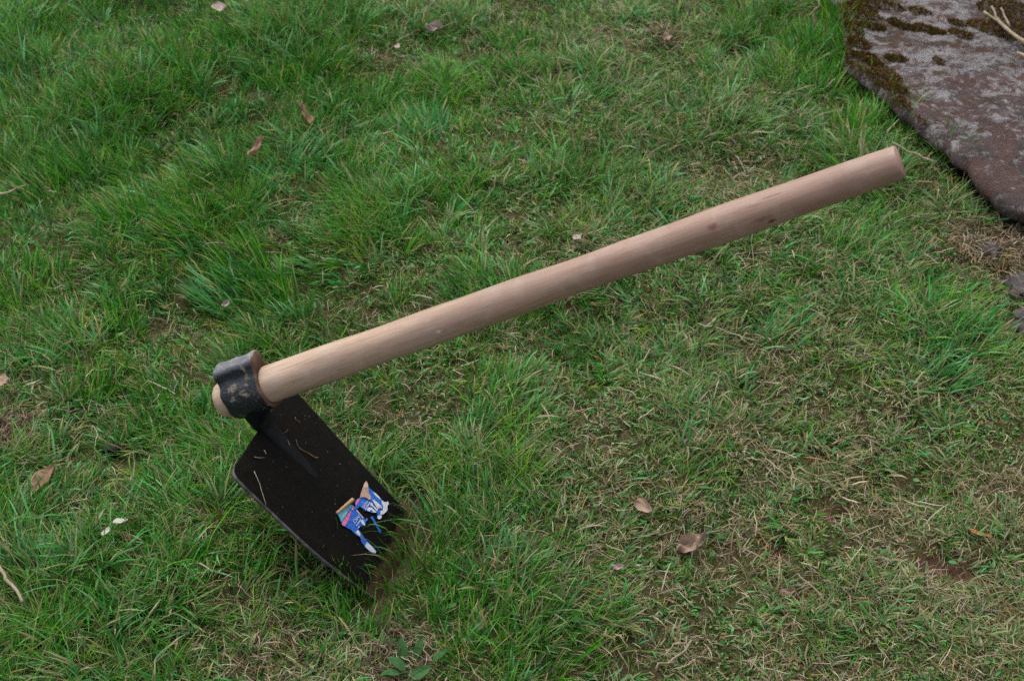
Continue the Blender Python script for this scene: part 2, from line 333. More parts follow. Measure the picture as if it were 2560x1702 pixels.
# eye: thick collar with a raised block on the side away from the blade
ctrl = [(.0, -.0280), (.0140, -.0243), (.0243, -.0140), (.0276, .0), (.0256, .0110), (.0200, .0200), (.0150, .0262), (.0140, .0315), (.0140, .0370), (.0112, .0412), (.0055, .0426), (.0, .0428)]
prof = ctrl + [(-y, z) for y, z in ctrl[-2:0:-1]]
pp = np.array(prof); PN = 72; segi = np.linspace(0, len(pp), PN, endpoint=False)
def cr(t):
    k = int(t); u = t - k; p0, p1, p2, p3 = (pp[(k + d) % len(pp)] for d in (-1, 0, 1, 2))
    return .5 * ((2 * p1) + (-p0 + p2) * u + (2 * p0 - 5 * p1 + 4 * p2 - p3) * u * u + (-p0 + 3 * p1 - 3 * p2 + p3) * u**3)
outer = np.array([cr(t) for t in segi]); inner = outer / np.linalg.norm(outer, axis=1)[:, None] * .0224
ev = []; sect = [(-.0265, .965), (-.0255, .985), (-.0235, 1), (-.012, .995), (0, .99), (.012, .995), (.0235, 1), (.0255, .985), (.0268, .96)]
EX = .0165
def eye_x(x, z): k = max(0, (z - .024) / .017); return EX + x * (1 + .22 * k * (.15 if x < 0 else .30))
def wob(a, b, c): return .0006 * math.sin(a * 190 + b * 240) + .0005 * math.sin(c * 310 + a * 130)
rings = []
rings.append([(eye_x(-.0265, z) , y, z) for y, z in inner])
for x, s in sect: rings.append([(eye_x(x, z) + wob(y, z, x), y * s + wob(x, z, y), z * (1 if z < .03 else 1 - (1 - s) * .5) * s + wob(z, x, y) * 1.4) for y, z in outer])
rings.append([(eye_x(.0262, z), y, z) for y, z in inner])
rings.append([(EX, y, z) for y, z in inner])
ev = [p for rg in rings for p in rg]; ef = []; em = []
for k in range(len(rings)):
    k2 = (k + 1) % len(rings)
    for j in range(PN):
        ef.append((k * PN + j, k * PN + (j + 1) % PN, k2 * PN + (j + 1) % PN, k2 * PN + j)); em.append(1 if k in (len(sect) - 1, len(sect), len(sect) + 1) else 0)
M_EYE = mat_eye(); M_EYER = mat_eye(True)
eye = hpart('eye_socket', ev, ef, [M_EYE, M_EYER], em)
eye['label'] = 'dark blue-black painted iron collar with chipped mud patches'

# blade outline traced along its two long edges, then lofted as a plate of real thickness
SE = .278
lt = [on_blade(*q) for q in [(580,1178),(660,1258),(784,1369),(876,1449),(915,1473)]]
rt = [on_blade(*q) for q in [(792,1033),(860,1101),(997,1244)]]
ls, lw = [p[0] for p in lt], [p[1] for p in lt]; rs, rw = [p[0] for p in rt], [p[1] for p in rt]
def fitline(a, b, deg): return np.poly1d(np.polyfit(a, b, deg))
LP = fitline(ls, lw, 2); RP = fitline([S0] + rs, [HW / 2] + rw, 1)
s_lo = min(ls[0], S0)
print('BLADE', [tuple(np.round(p, 4)) for p in lt], [tuple(np.round(p, 4)) for p in rt])
st = np.concatenate([S0 + .012 * (1 - np.cos(np.linspace(0, math.pi / 2, 10))), np.linspace(S0 + .018, SE, 46)]); us = np.concatenate([[-1], np.linspace(-.975, .975, 41), [1]])
bv = []; along = []; across = []
def blade_pt(s, u, side):
    ss = min(s, .26); wl, wr = LP(ss), RP(ss); r = .012
    ins = (r - math.sqrt(max(0, r * r - (r - (s - S0))**2))) if s < S0 + r else 0
    wl += ins; wr -= ins; ww = wl + (wr - wl) * (u + 1) / 2
    dish = -.0035 * u * u + .0006 * math.sin(ww * 70 + s * 30)
    th = .0018 if abs(u) < .99 else .0011
    if s > SE - .02: th *= max(.15, (SE - s) / .02)
    return HB0 + Hl * s + Hy * ww + Hn * (dish + th * side)
for side in (1, -1):
    for s in st:
        for u in us: bv.append(blade_pt(s, u, side)); along.append(s); across.append(u)
na, nb = len(st), len(us); bf = []; bm_ = []
for sd_, off in ((0, 0), (1, na * nb)):
    for i_ in range(na - 1):
        for j in range(nb - 1):
            q = [off + i_ * nb + j, off + i_ * nb + j + 1, off + (i_ + 1) * nb + j + 1, off + (i_ + 1) * nb + j]; bf.append(q if sd_ else q[::-1]); bm_.append(1 if j == 0 else 0)
loop = [j for j in range(nb)] + [i_ * nb + nb - 1 for i_ in range(1, na)] + [(na - 1) * nb + j for j in range(nb - 2, -1, -1)] + [i_ * nb for i_ in range(na - 2, 0, -1)]
for k in range(len(loop)):
    a_, b_ = loop[k], loop[(k + 1) % len(loop)]; bf.append((a_, b_, b_ + na * nb, a_ + na * nb)); bm_.append(1 if k > nb + na + nb - 4 else 0)
M_BLADE = mat_blade()
blade = hpart('blade', bv, bf, [M_BLADE, M_STEEL], bm_)
blade['label'] = 'black painted rectangular blade with worn grey edges and brown dirty tip'
for nm, dat in (('along', along), ('across', across)):
    at_ = blade.data.attributes.new(nm, 'FLOAT', 'POINT'); at_.data.foreach_set('value', np.array(dat, np.float32))
# neck and tapering spine
secs = [((EX, 0, -.012), .0232, .0245), ((EX * .8, 0, -.0255), .0205, .0200), (tuple(HB0 + Hl * .014 + Hn * .003), .0175, .0110), (tuple(HB0 + Hl * .026 + Hn * .001), .0140, .0070), (tuple(HB0 + Hl * .045), .0125, .0052), (tuple(HB0 + Hl * .075), .0105, .0042), (tuple(HB0 + Hl * .10), .0085, .0028), (tuple(HB0 + Hl * .12), .006, .0008)]
sc = np.array([np.concatenate([c, [a_, b_]]) for c, a_, b_ in secs]); tt = np.linspace(0, len(secs) - 1, 36); nv = []; NQ = 28
for t in tt:
    row = [np.interp(t, range(len(secs)), sc[:, k]) for k in range(5)]; td = Hn if t > 2 else np.array([1., 0, 0]) * (1 - t / 2) + Hn * t / 2; td = td / np.linalg.norm(td)
    for j in range(NQ):
        a_ = 2 * math.pi * j / NQ; cx, sy_ = math.cos(a_), math.sin(a_); e = .8
        nv.append(np.array(row[:3]) + Hy * row[3] * math.copysign(abs(cx)**e, cx) + td * row[4] * math.copysign(abs(sy_)**e, sy_))
nf = [(k * NQ + j, k * NQ + (j + 1) % NQ, (k + 1) * NQ + (j + 1) % NQ, (k + 1) * NQ + j) for k in range(len(tt) - 1) for j in range(NQ)]
M_NECK = mat_simple('neck_paint', (.0015, .0018, .0025), (.006, .007, .010), 90, .5, .14, .5, .001)
hpart('neck', nv, nf, M_NECK)

# torn paper sticker on the blade
Z1 = lambda p: (800 + p[0] / 6.272, 1170 + p[1] / 6.272)
Z2 = lambda p: (840 + p[0] / 12.06, 1190 + p[1] / 12.06)
def sw(px, lift): s, ww = on_blade(px[0], px[1], lift); u = 2 * (ww - LP(min(s, .26))) / (RP(min(s, .26)) - LP(min(s, .26))) - 1; return HB0 + Hl * s + Hy * ww + Hn * (-.0035 * u * u + .0018 + lift + .0006 * math.sin(ww * 70 + s * 30))
class Poly:
    def __init__(s): s.v, s.f, s.m = [], [], []
    def add(s, pts, lift, mi, thick=0.0, curl=None):
        P = [Vector(sw(p, lift + (curl(k, len(pts)) if curl else 0))) for k, p in enumerate(pts)]
        flat = [Vector(((p - Vector(HB0)).dot(Vector(Hl)), p.y, 0)) for p in P]
        tr = tessellate_polygon([flat]); o = len(s.v); s.v += [tuple(p) for p in P]; n = len(P)
        for t in tr: s.f.append(tuple(o + k for k in t)); s.m.append(mi)
        if thick:
            o2 = len(s.v); s.v += [tuple(p - Vector(Hn) * thick) for p in P]
            for k in range(n): s.f.append((o + k, o + (k + 1) % n, o2 + (k + 1) % n, o2 + k)); s.m.append(mi)
def mat_paper(name, col, rub, amount=.5):
    m = NM(name); o = m.obj(); n = m.noise(o, 260, 5, .7); n2 = m.noise(o, 900, 3, .6)
    c = m.mix(m.ramp(n, [(.5, 0.0), (.66, amount)]), col, rub); c = m.mix(m.ramp(n2, [(.3, .5), (.42, 0.0)]), c, tuple(x * .4 for x in col)); m.bsdf(c, .5, .35, normal=m.bump(n, .3, .0006)); return m.m
P_BLUE = mat_paper('print_blue', (.004, .085, .42), (.12, .27, .52), .45); P_WHITE = mat_paper('paper_white', (.50, .50, .52), (.30, .30, .42), .7); P_TAN = mat_paper('paper_back', (.38, .25, .19), (.26, .15, .10), .8)
P_TEAL = mat_paper('print_teal', (.08, .30, .36), (.35, .50, .48), .8); P_PINK = mat_paper('print_pink', (.55, .09, .24), (.60, .40, .38), .7); P_RED = mat_paper('print_red', (.60, .03, .04), (.5, .1, .1), .3)
PM = [P_BLUE, P_WHITE, P_TAN, P_TEAL, P_PINK, P_RED]
K = Poly()
right = [(720,640),(1000,310),(1110,390),(1230,490),(1340,580),(1400,680),(1480,740),(1560,750),(1600,710),(1650,790),(1590,870),(1585,1000),(1530,1070),(1440,1140),(1385,1160),(1370,1270),(1300,1305),(1240,1270),(1250,1200),(1230,1090),(1130,1100),(1080,1100),(1000,1075),(940,1050),(850,1030),(800,970),(720,900),(680,940),(610,1000),(560,1020),(500,1010),(560,930),(600,880),(580,800),(600,720),(640,690)]
K.add([Z2(p) for p in right], .0008, 0, .0004, lambda k, n: .0012 * abs(math.sin(k * 1.3)))
left = [Z2(p) for p in [(20,1130),(60,1060),(200,960),(340,900),(440,840),(510,860),(545,910),(500,1010),(560,1020),(640,1010),(700,1090),(770,1170),(850,1260),(900,1310),(920,1260),(960,1270),(950,1310),(910,1350),(890,1400),(900,1460),(860,1500),(800,1490),(720,1510),(690,1550),(660,1565)]] + [Z1(p) for p in [(600,940),(640,990),(690,1070),(740,1130),(820,1210),(895,1295),(880,1335),(800,1310),(720,1240),(690,1185),(660,1150),(640,1080),(560,1030),(490,960),(400,915)]] + [Z2(p) for p in [(200,1480),(170,1430),(150,1360),(120,1290),(80,1200),(20,1140)]]
K.add(left, .0008, 0, .0004, lambda k, n: .0010 * abs(math.sin(k * 1.7)))
K.add([Z1(p) for p in [(785,765),(825,755),(868,838),(890,890),(955,985),(940,1022),(925,990),(875,905),(845,850)]], .0008, 0, .0004)
for pts, mi in [([(40,1120),(130,1060),(440,840),(510,870),(440,960),(330,1120),(250,1260),(180,1370),(150,1340),(110,1230)], 3), ([(440,1030),(470,1060),(430,1180),(400,1290),(280,1500),(200,1480),(175,1420),(230,1330),(300,1230),(380,1110)], 4),
                ([(590,800),(640,700),(715,665),(700,740),(650,830),(600,880)], 4), ([(470,960),(540,900),(560,930),(500,1030)], 4), ([(500,880),(545,910),(520,930)], 1)]:
    K.add([Z2(p) for p in pts], .0021, mi)
K.add([Z1(p) for p in [(712,1200),(745,1150),(815,1215),(885,1297),(874,1325),(800,1300),(728,1236)]], .0021, 1); K.add([Z1(p) for p in [(640,1075),(680,1072),(665,1100)]], .0023, 5)
K.add([Z1(p) for p in [(560,1000),(600,960),(630,1000),(640,1060),(600,1040)]], .0021, 1)
sticker = hpart('sticker', K.v, K.f, PM, K.m, smooth=False)
sticker['label'] = 'torn blue paper sticker with white lettering on the black blade'
F = Poly()
F.add([Z2(p) for p in [(930,125),(970,160),(990,230),(990,310),(1000,500),(1040,530),(1060,600),(1060,690),(980,700),(930,650),(850,620),(720,640),(760,500),(830,320),(890,180)]], .0026, 2, .0004, lambda k, n: .0022 if k < 4 else .0005 * math.sin(k))
fold = hpart('folded_corner', F.v, F.f, PM, F.m, smooth=False, parent=sticker)
a0, a1 = np.array(sw(Z2((20,1110)), .0022)), np.array(sw(Z2((510,700)), .0045)); rv = []; rf = []; NR = 14
ax = (a1 - a0) / np.linalg.norm(a1 - a0); b1 = np.cross(ax, Hn); b1 /= np.linalg.norm(b1); b2 = np.cross(b1, ax)
for k in range(12):
    t = k / 11; r = .0017 + .0008 * t + .0002 * math.sin(k * 2)
    for j in range(NR): an = 2 * math.pi * j / NR; rv.append(a0 + (a1 - a0) * t + b1 * r * math.cos(an) + b2 * r * math.sin(an))
rf = [(k * NR + j, k * NR + (j + 1) % NR, (k + 1) * NR + (j + 1) % NR, (k + 1) * NR + j) for k in range(11) for j in range(NR)]
rf += [tuple(range(NR))[::-1], tuple(11 * NR + j for j in range(NR))]
hpart('curled_strip', rv, rf, mat_paper('paper_curl', (.36, .22, .11), (.26, .15, .08), .5), parent=sticker)
T = Poly()
for pts in [[(930,1000),(960,950),(1020,930),(1090,950),(1140,1010),(1230,1085),(1180,1095),(1130,1095),(1095,1050),(1060,1010),(1030,1020),(1010,1060),(950,1040)], [(1025,870),(1050,800),(1100,800),(1130,880),(1190,930),(1270,1010),(1240,1050),(1180,1000),(1120,920)],
            [(1110,700),(1150,690),(1240,760),(1330,830),(1420,950),(1380,960),(1330,900),(1280,890),(1300,960),(1260,980),(1200,880),(1150,790)], [(1400,690),(1480,745),(1560,755),(1600,720),(1640,790),(1588,870),(1580,1000),(1525,1065),(1440,1135),(1350,1150),(1330,1060),(1430,1000),(1450,900),(1410,790)],
            [(1290,920),(1340,905),(1345,925),(1300,945)], [(1130,440),(1230,490),(1330,580),(1390,680),(1350,690),(1290,620),(1210,560)], [(1250,1200),(1330,1160),(1385,1165),(1365,1265),(1300,1300),(1245,1265)],
            [(750,1345),(800,1300),(850,1330),(830,1370),(870,1400),(880,1455),(850,1480),(800,1430),(765,1390)], [(660,1560),(690,1500),(740,1500),(700,1550)], [(612,1482),(745,1285),(768,1298),(632,1494)], [(868,1010),(1018,765),(1042,780),(888,1022)],
            [(610,1015),(640,1012),(760,1165),(840,1250),(810,1262),(700,1120)]]:
    T.add([Z2(p) for p in pts], .0023, 1)
def letters(txt, start, end, height):     # small capitals along a slanted line of the print, as built outlines
    cu = bpy.data.curves.new('t', 'FONT'); cu.body = txt; cu.size = 1; cu.shear = .15; ob = bpy.data.objects.new('t', cu); COL.objects.link(ob)
    dg = bpy.context.evaluated_depsgraph_get(); me = ob.evaluated_get(dg).to_mesh(); co = np.array([v.co[:] for v in me.vertices]); fs = [tuple(p.vertices) for p in me.polygons]; ob.evaluated_get(dg).to_mesh_clear()
    bpy.data.objects.remove(ob); bpy.data.curves.remove(cu)
    wd = co[:, 0].max(); s_, e_ = np.array(start, float), np.array(end, float); d = (e_ - s_) / wd; dn = (e_ - s_) / np.linalg.norm(e_ - s_); up = np.array([dn[1], -dn[0]]) * height / .7; o = len(T.v)
    for x, y, z in co: q = s_ + d * x + up * y; T.v.append(tuple(sw(Z2(q), .0025)))
    for f in fs: T.f.append(tuple(o + k for k in f)); T.m.append(1)
letters('DIVI', (575,1425), (790,1170), 105); letters('SION', (850,985), (985,760), 88); letters('SE', (1290,985), (1420,900), 60)
# white print: the blue shows through as a second layer for the small letters of the corner
lett = hpart('lettering', T.v, T.f, PM, T.m, smooth=False, parent=sticker)

# ------------------------------------------------------------------ stone slab and rocks
zt = .052
edge = [(2060,-140),(2072,-50),(2080,0),(2097,30),(2102,92),(2117,153),(2173,204),(2214,235),(2265,286),(2316,332),(2357,357),(2398,398),(2444,444),(2485,485),(2520,518),(2560,533),(2640,560),(2740,560),(2900,500)]
ol = [at_z(a_, b_, zt)[:2] for a_, b_ in edge] + [np.array(p) for p in [(1.55, 2.1), (1.75, 2.5), (1.7, 3.1), (1.3, 3.45), (.85, 3.4), (.66, 3.0)]]
ol = np.array(ol); seg = np.linalg.norm(np.roll(ol, -1, 0) - ol, axis=1); cum = np.concatenate([[0], np.cumsum(seg)]); NP_ = 260
def per(t):
    t = t % cum[-1]; k = int(np.searchsorted(cum, t, 'right') - 1); k = min(k, len(ol) - 1); u = (t - cum[k]) / seg[k]; return ol[k] * (1 - u) + ol[(k + 1) % len(ol)] * u
out = np.array([per(cum[-1] * k / NP_) for k in range(NP_)]); out = (np.roll(out, 1, 0) + out * 2 + np.roll(out, -1, 0)) / 4
cen = np.array([1.22, 2.65]); nrm = out - cen; nrm /= np.linalg.norm(nrm, axis=1)[:, None]
out = out + nrm * ((fbm(out[:, 0] * 16, out[:, 1] * 16, 5)[:, None] - .5) * .035 + (fbm(out[:, 0] * 60, out[:, 1] * 60, 9)[:, None] - .5) * .022)
def stop(x, y): return zt + (fbm(x * 7, y * 7, 41) - .5) * .018 + (fbm(x * 33, y * 33, 43, 3) - .5) * .010
sv = []; rows = []
def addrow(xy, z):
    o = len(sv); sv.extend([(p[0], p[1], zz) for p, zz in zip(xy, z)]); rows.append(list(range(o, o + len(xy))))
tz = stop(out[:, 0], out[:, 1]); rg = (fbm(out[:, 0] * 40, out[:, 1] * 40, 12) - .5) * .012
addrow(out - nrm * .075, tz * 0 - .05); addrow(out - nrm * .062, tz * 0 + .006); addrow(out - nrm * (.028 + rg[:, None]), tz * 0 + .010); addrow(out - nrm * (.010 + rg[:, None]), tz * .45); addrow(out + nrm * .001, tz * .72); addrow(out - nrm * .003, tz - .007); addrow(out - nrm * .010, tz - .0015)
inn = out - nrm * .010
for k in range(1, 46):
    f = (k / 46)**1.0; q = inn * (1 - f) + cen * f; addrow(q, stop(q[:, 0], q[:, 1]))
sv.append((cen[0], cen[1], float(stop(cen[0], cen[1])))); sf = []
for a_, b_ in zip(rows[:-1], rows[1:]):
    for j in range(NP_): sf.append((a_[j], a_[(j + 1) % NP_], b_[(j + 1) % NP_], b_[j]))
for j in range(NP_): sf.append((rows[-1][j], rows[-1][(j + 1) % NP_], len(sv) - 1))
slab = mesh_obj('stone_slab', sv, sf, M_STONE)
va = np.array(sv); lc = at_z(2230, 90, zt); 
at_ = slab.data.attributes.new('lichen', 'FLOAT', 'POINT'); at_.data.foreach_set('value', np.exp(-(((va[:, 0] - lc[0]) / .26)**2 + ((va[:, 1] - lc[1]) / .34)**2)).astype(np.float32))
tag(slab, 'large flat weathered stone slab with white lichen and brown moss beside the lawn', 'stone'); recentre(slab)
def inside(x, y, poly):
    x = np.asarray(x); y = np.asarray(y); r = np.zeros(x.shape, bool); n = len(poly); j = n - 1
    for k in range(n):
        xi, yi = poly[k]; xj, yj = poly[j]; c = ((yi > y) != (yj > y)) & (x < (xj - xi) * (y - yi) / (yj - yi + 1e-12) + xi); r ^= c; j = k
    return r
slab_in = out - nrm * .012
def rock(name, px, py, rx, ry, rz, label, seed, mat=M_ROCK, cat='stone', group=None, rot=0.0, sink=.35):
    p = ground(px, py); bm = bmesh.new(); bmesh.ops.create_icosphere(bm, subdivisions=4, radius=1)
    for v in bm.verts:
        c = v.co; n = float(fbm(c.x * 1.7 + seed, c.y * 1.7 + c.z * 1.3, seed)) - .5; n2 = float(fbm(c.x * 5 + c.z * 3, c.y * 5 - c.z * 2, seed + 3)) - .5; f = 1 + n * .8 + n2 * .5
        q = Vector((c.x * rx * f, c.y * ry * f, max(-.6, min(.75, c.z * f)) * rz)); v.co = Matrix.Rotation(rot, 3, 'Z') @ q
    me = bpy.data.meshes.new(name); bm.to_mesh(me); bm.free(); me.materials.append(mat); me.polygons.foreach_set('use_smooth', [True] * len(me.polygons))
    o = bpy.data.objects.new(name, me); COL.objects.link(o); o.location = (p[0], p[1], p[2] + rz * (.6 - sink)); tag(o, label, cat, group); return o
rock('rock', 2556, 725, .034, .028, .016, 'grey mossy stone half buried where the lawn meets the slab', 3, rot=.5)
rock('rock', 2470, 632, .020, .016, .014, 'small grey stone in the litter under the slab edge', 8, rot=1.0)
rock('rock', 2590, 810, .040, .030, .014, 'low pinkish grey stone at the lawn edge below the mossy stone', 14, rot=.2)
rock('rock', 1932, 124, .024, .013, .010, 'small smooth grey stone sunk in the grass near the slab', 22, rot=.1)
rock('soil_clod', 282, 1132, .012, .010, .012, 'small black clod of soil among green grass', 31, M_CLOD, 'clod')

# ------------------------------------------------------------------ grass
class Blades:
    """ribbons: root, azimuth, start and end lean, length, width, colour; stations sampled along a bending curve"""
    def __init__(s, nst=5): s.V, s.F, s.C, s.n, s.nst = [], [], [], 0, nst
    def add(s, P, W, c0, c1):          # P (n,nst,3) centre lines, W (n,nst,3) half-width vectors, colours root/tip
        n, k = P.shape[:2]
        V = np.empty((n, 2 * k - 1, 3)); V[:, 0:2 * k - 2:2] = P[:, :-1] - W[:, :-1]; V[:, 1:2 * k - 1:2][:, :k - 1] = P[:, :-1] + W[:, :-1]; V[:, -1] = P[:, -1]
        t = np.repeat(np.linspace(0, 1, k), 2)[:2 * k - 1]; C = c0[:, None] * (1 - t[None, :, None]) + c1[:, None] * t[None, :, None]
        o = s.n + np.arange(n)[:, None] * (2 * k - 1)
        for q in range(k - 2): s.F.append(np.stack([o[:, 0] + 2 * q, o[:, 0] + 2 * q + 1, o[:, 0] + 2 * q + 3, o[:, 0] + 2 * q + 2], 1))
        s.F.append(np.stack([o[:, 0] + 2 * k - 4, o[:, 0] + 2 * k - 3, o[:, 0] + 2 * k - 2], 1))
        s.V.append(V.reshape(-1, 3)); s.C.append(C.reshape(-1, 3)); s.n += n * (2 * k - 1)
    def build(s, name, mat):
        V = np.concatenate(s.V); C = np.concatenate(s.C); Q = np.concatenate([f for f in s.F if f.shape[1] == 4]) if any(f.shape[1] == 4 for f in s.F) else np.zeros((0, 4), int); Tn = np.concatenate([f for f in s.F if f.shape[1] == 3])
        me = bpy.data.meshes.new(name); me.vertices.add(len(V)); me.vertices.foreach_set('co', V.astype(np.float32).ravel())
        li = np.concatenate([Q.ravel(), Tn.ravel()]).astype(np.int32); me.loops.add(len(li)); me.loops.foreach_set('vertex_index', li)
        ls_ = np.concatenate([np.arange(len(Q)) * 4, len(Q) * 4 + np.arange(len(Tn)) * 3]).astype(np.int32); me.polygons.add(len(ls_)); me.polygons.foreach_set('loop_start', ls_)
        me.polygons.foreach_set('use_smooth', np.ones(len(ls_), bool)); me.update(calc_edges=True)
        ca = me.attributes.new('col', 'FLOAT_COLOR', 'POINT'); ca.data.foreach_set('color', np.concatenate([C, np.ones((len(C), 1))], 1).astype(np.float32).ravel())
        me.materials.append(mat); o = bpy.data.objects.new(name, me); COL.objects.link(o); return o

def curve(root, az, t0, t1, L, k, wig=0.0):
    n = len(root); u = np.linspace(0, 1, k); P = np.zeros((n, k, 3)); P[:, 0] = root; a_ = az.copy()
    for q in range(1, k):
        th = t0 + (t1 - t0) * ((q - .5) / (k - 1)); a_ = a_ + rng.normal(0, 1, n) * wig
        d = np.stack([np.cos(a_) * np.sin(th), np.sin(a_) * np.sin(th), np.cos(th)], 1); P[:, q] = P[:, q - 1] + d * (L / (k - 1))[:, None]
    low = gz(P[:, 1:, 0].ravel(), P[:, 1:, 1].ravel()).reshape(n, k - 1) + .0015 + np.abs(rng.normal(0, .002, (n, 1)))
    P[:, 1:, 2] = np.maximum(P[:, 1:, 2], low); return P
def widths(P, wd, prof, twist):
    T_ = np.gradient(P, axis=1); T_ /= np.linalg.norm(T_, axis=2, keepdims=True) + 1e-9
    up = np.array([0, 0, 1.0]); sd_ = np.cross(T_, up); sd_ /= np.linalg.norm(sd_, axis=2, keepdims=True) + 1e-6; nn = np.cross(sd_, T_)
    tw = twist[:, None, None]; v = sd_ * np.cos(tw) + nn * np.sin(tw); return v * (wd[:, None] * np.array(prof)[None])[:, :, None] * .5
def keep_mask(P):
    """drop blades that would pass through the hoe's blade or head, or grow out of the stone"""
    h = w2h(P.reshape(-1, 3)).reshape(P.shape); q = h - HB0; s_ = q @ Hl; d = q @ Hn; w_ = q[..., 1]
    ins = (s_ > -.01) & (s_ < SE) & (w_ > LP(.12) - .012) & (w_ < RP(.12) + .014)
    front = (d > -.004) & ins; back = (d <= .008) & ins
    ok = ~(front.any(1) & back.any(1))
    r = np.sqrt(h[..., 1]**2 + h[..., 2]**2); ok &= ~((r < .055) & (h[..., 0] > -.06) & (h[..., 0] < .9)).any(1)
    ok &= ~inside(P[:, 0, 0], P[:, 0, 1], slab_in)
    for q, rr_ in THIN: ok &= ~((np.hypot(P[:, 0, 0] - q[0], P[:, 0, 1] - q[1]) < rr_) & (rng.random(len(P)) < .7))
    return ok
THIN = [(ground(1005, 1405), .036), (ground(1025, 1350), .032), (ground(965, 1445), .028), (ground(930, 1480), .02)]
def in_view(x, y, m=0.0):             # ground area that the photograph looks at (with a margin)
    hw_ = .3372 * np.sqrt(y * y + CAM_H**2) * 1.0 + m; return (np.abs(x) < hw_ + .03) & (y > .90 - m) & (y < 2.52 + m)

XR, YR = (-1.3, 1.3), (.6, 2.95)
G = Blades(); D_ = Blades()
GREEN = np.array([(.014, .094, .003), (.030, .152, .004), (.062, .220, .006), (.020, .128, .007), (.125, .228, .008)]); BLUEG = np.array([(.036, .185, .036), (.080, .230, .080), (.030, .155, .026)])
WORN = np.array([(.120, .170, .062), (.180, .195, .105), (.065, .145, .034), (.240, .215, .120)])
def grow(ntuft, per_t, seed_scale, view_only, hmul=1.0, wmul=1.0):
    cx = rng.uniform(*XR, ntuft); cy = rng.uniform(*YR, ntuft); iv = in_view(cx, cy, .12); sel = iv if view_only else ~iv
    cx, cy = cx[sel], cy[sel]; lu = lush_at(cx, cy); ba = bare_at(cx, cy)
    pr = np.clip(.95 - .25 * lu, 0, 1) * (1 - .6 * ba); sel = rng.random(len(cx)) < pr; cx, cy, lu = cx[sel], cy[sel], lu[sel]; n = len(cx)
    cnt = np.maximum(3, rng.poisson(per_t * (.85 + .15 * lu))); idx = np.repeat(np.arange(n), cnt); N = len(idx)
    trad = rng.uniform(.004, .017, n) * (1 + .5 * lu); ra = rng.uniform(0, 2 * np.pi, N); rr = trad[idx] * np.sqrt(rng.random(N)); ox, oy = rr * np.cos(ra), rr * np.sin(ra)
    x = cx[idx] + ox; y = cy[idx] + oy; root = np.stack([x, y, gz(x, y) - .002], 1)
    tl = lean_at(cx, cy) + rng.normal(0, .5, (n, 2)) + np.stack([fbm(cx * 7, cy * 7, 51) - .5, fbm(cx * 7, cy * 7, 52) - .5], 1) * 2.2
    lv = tl[idx] + np.stack([ox, oy], 1) / (trad[idx][:, None]) * .42 + rng.normal(0, .42, (N, 2)); az = np.arctan2(lv[:, 1], lv[:, 0]); m = np.clip(np.hypot(lv[:, 0], lv[:, 1]), .05, 1.8)
    flat = np.clip(1 - lu[idx], 0, 1)
    t0 = np.clip(.10 + .38 * m + rng.normal(0, .16, N) + .25 * flat, .02, 1.45); t1 = np.clip(t0 + rng.uniform(.25, 1.15, N) + .35 * flat, .1, 2.0)
    hgt = rng.uniform(.75, 1.25, n) * (.0125 + .037 * lu) * (.30 + 1.45 * np.clip((fbm(cx * 9, cy * 9, 91, 2) - .2) * 1.6, 0, 1.1)) * hmul; L = hgt[idx] * rng.uniform(.5, 1.3, N)
    kind = rng.random(n) < (.46 - .30 * lu); broad = kind[idx] & (rng.random(N) < .8)
    wd = np.where(broad, rng.uniform(.0018, .0034, N), rng.uniform(.0008, .0016, N)) * wmul
    tc = GREEN[rng.choice(5, n, p=[.24, .34, .18, .16, .08])]; tb = BLUEG[rng.choice(3, n)]; wn = (rng.random(N) < .75 * flat - .12)[:, None]; col = np.where(wn, WORN[rng.choice(4, N)], np.where(broad[:, None], tb[idx], tc[idx])) * rng.uniform(.55, 1.5, (N, 1))
    big = .75 + .5 * fbm(x * 5, y * 5, 61)[:, None]; col = col * big
    dryt = rng.random(N) < .08 + .22 * flat
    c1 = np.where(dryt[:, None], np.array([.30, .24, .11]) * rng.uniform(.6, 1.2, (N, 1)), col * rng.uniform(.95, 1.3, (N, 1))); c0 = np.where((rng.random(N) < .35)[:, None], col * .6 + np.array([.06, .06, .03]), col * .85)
    P = curve(root, az, t0, t1, L, 5, .10); ok = keep_mask(P); W = widths(P, wd, (.75, 1, .92, .62, 0), rng.normal(0, .55, N))
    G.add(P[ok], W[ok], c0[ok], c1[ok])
grow(36000, 17, 1, True)
grow(4200, 11, 1, False, 1.05, 1.7)
# low understorey of short yellow-green moss and seedlings
N = 170000; x = rng.uniform(*XR, N); y = rng.uniform(*YR, N); sel = in_view(x, y, .05) & (rng.random(N) < (1 - .75 * bare_at(x, y)) * np.clip(fbm(x * 12, y * 12, 71) * 1.7 - .25, .1, 1)); x, y = x[sel], y[sel]; N = len(x)
root = np.stack([x, y, gz(x, y) - .001], 1); P = curve(root, rng.uniform(0, 6.28, N), rng.uniform(.1, 1.0, N), rng.uniform(.6, 1.6, N), rng.uniform(.007, .018, N), 3); ok = keep_mask(P)
c = np.array([(.075, .115, .014), (.045, .095, .012), (.11, .12, .025)])[rng.choice(3, N)] * rng.uniform(.6, 1.2, (N, 1)); G3 = G
W = widths(P, rng.uniform(.0010, .0022, N), (.8, 1, 0), rng.normal(0, .8, N)); G.add(P[ok], W[ok], c[ok], c[ok] * 1.1)
N = 1300; x = rng.uniform(*XR, N); y = rng.uniform(*YR, N); root = np.stack([x, y, gz(x, y) + rng.uniform(.004, .014, N)], 1); P = curve(root, rng.uniform(0, 6.28, N), rng.uniform(1.0, 1.4, N), rng.uniform(1.2, 1.7, N), rng.uniform(.006, .012, N), 5); ok = keep_mask(P) & in_view(x, y, .1)
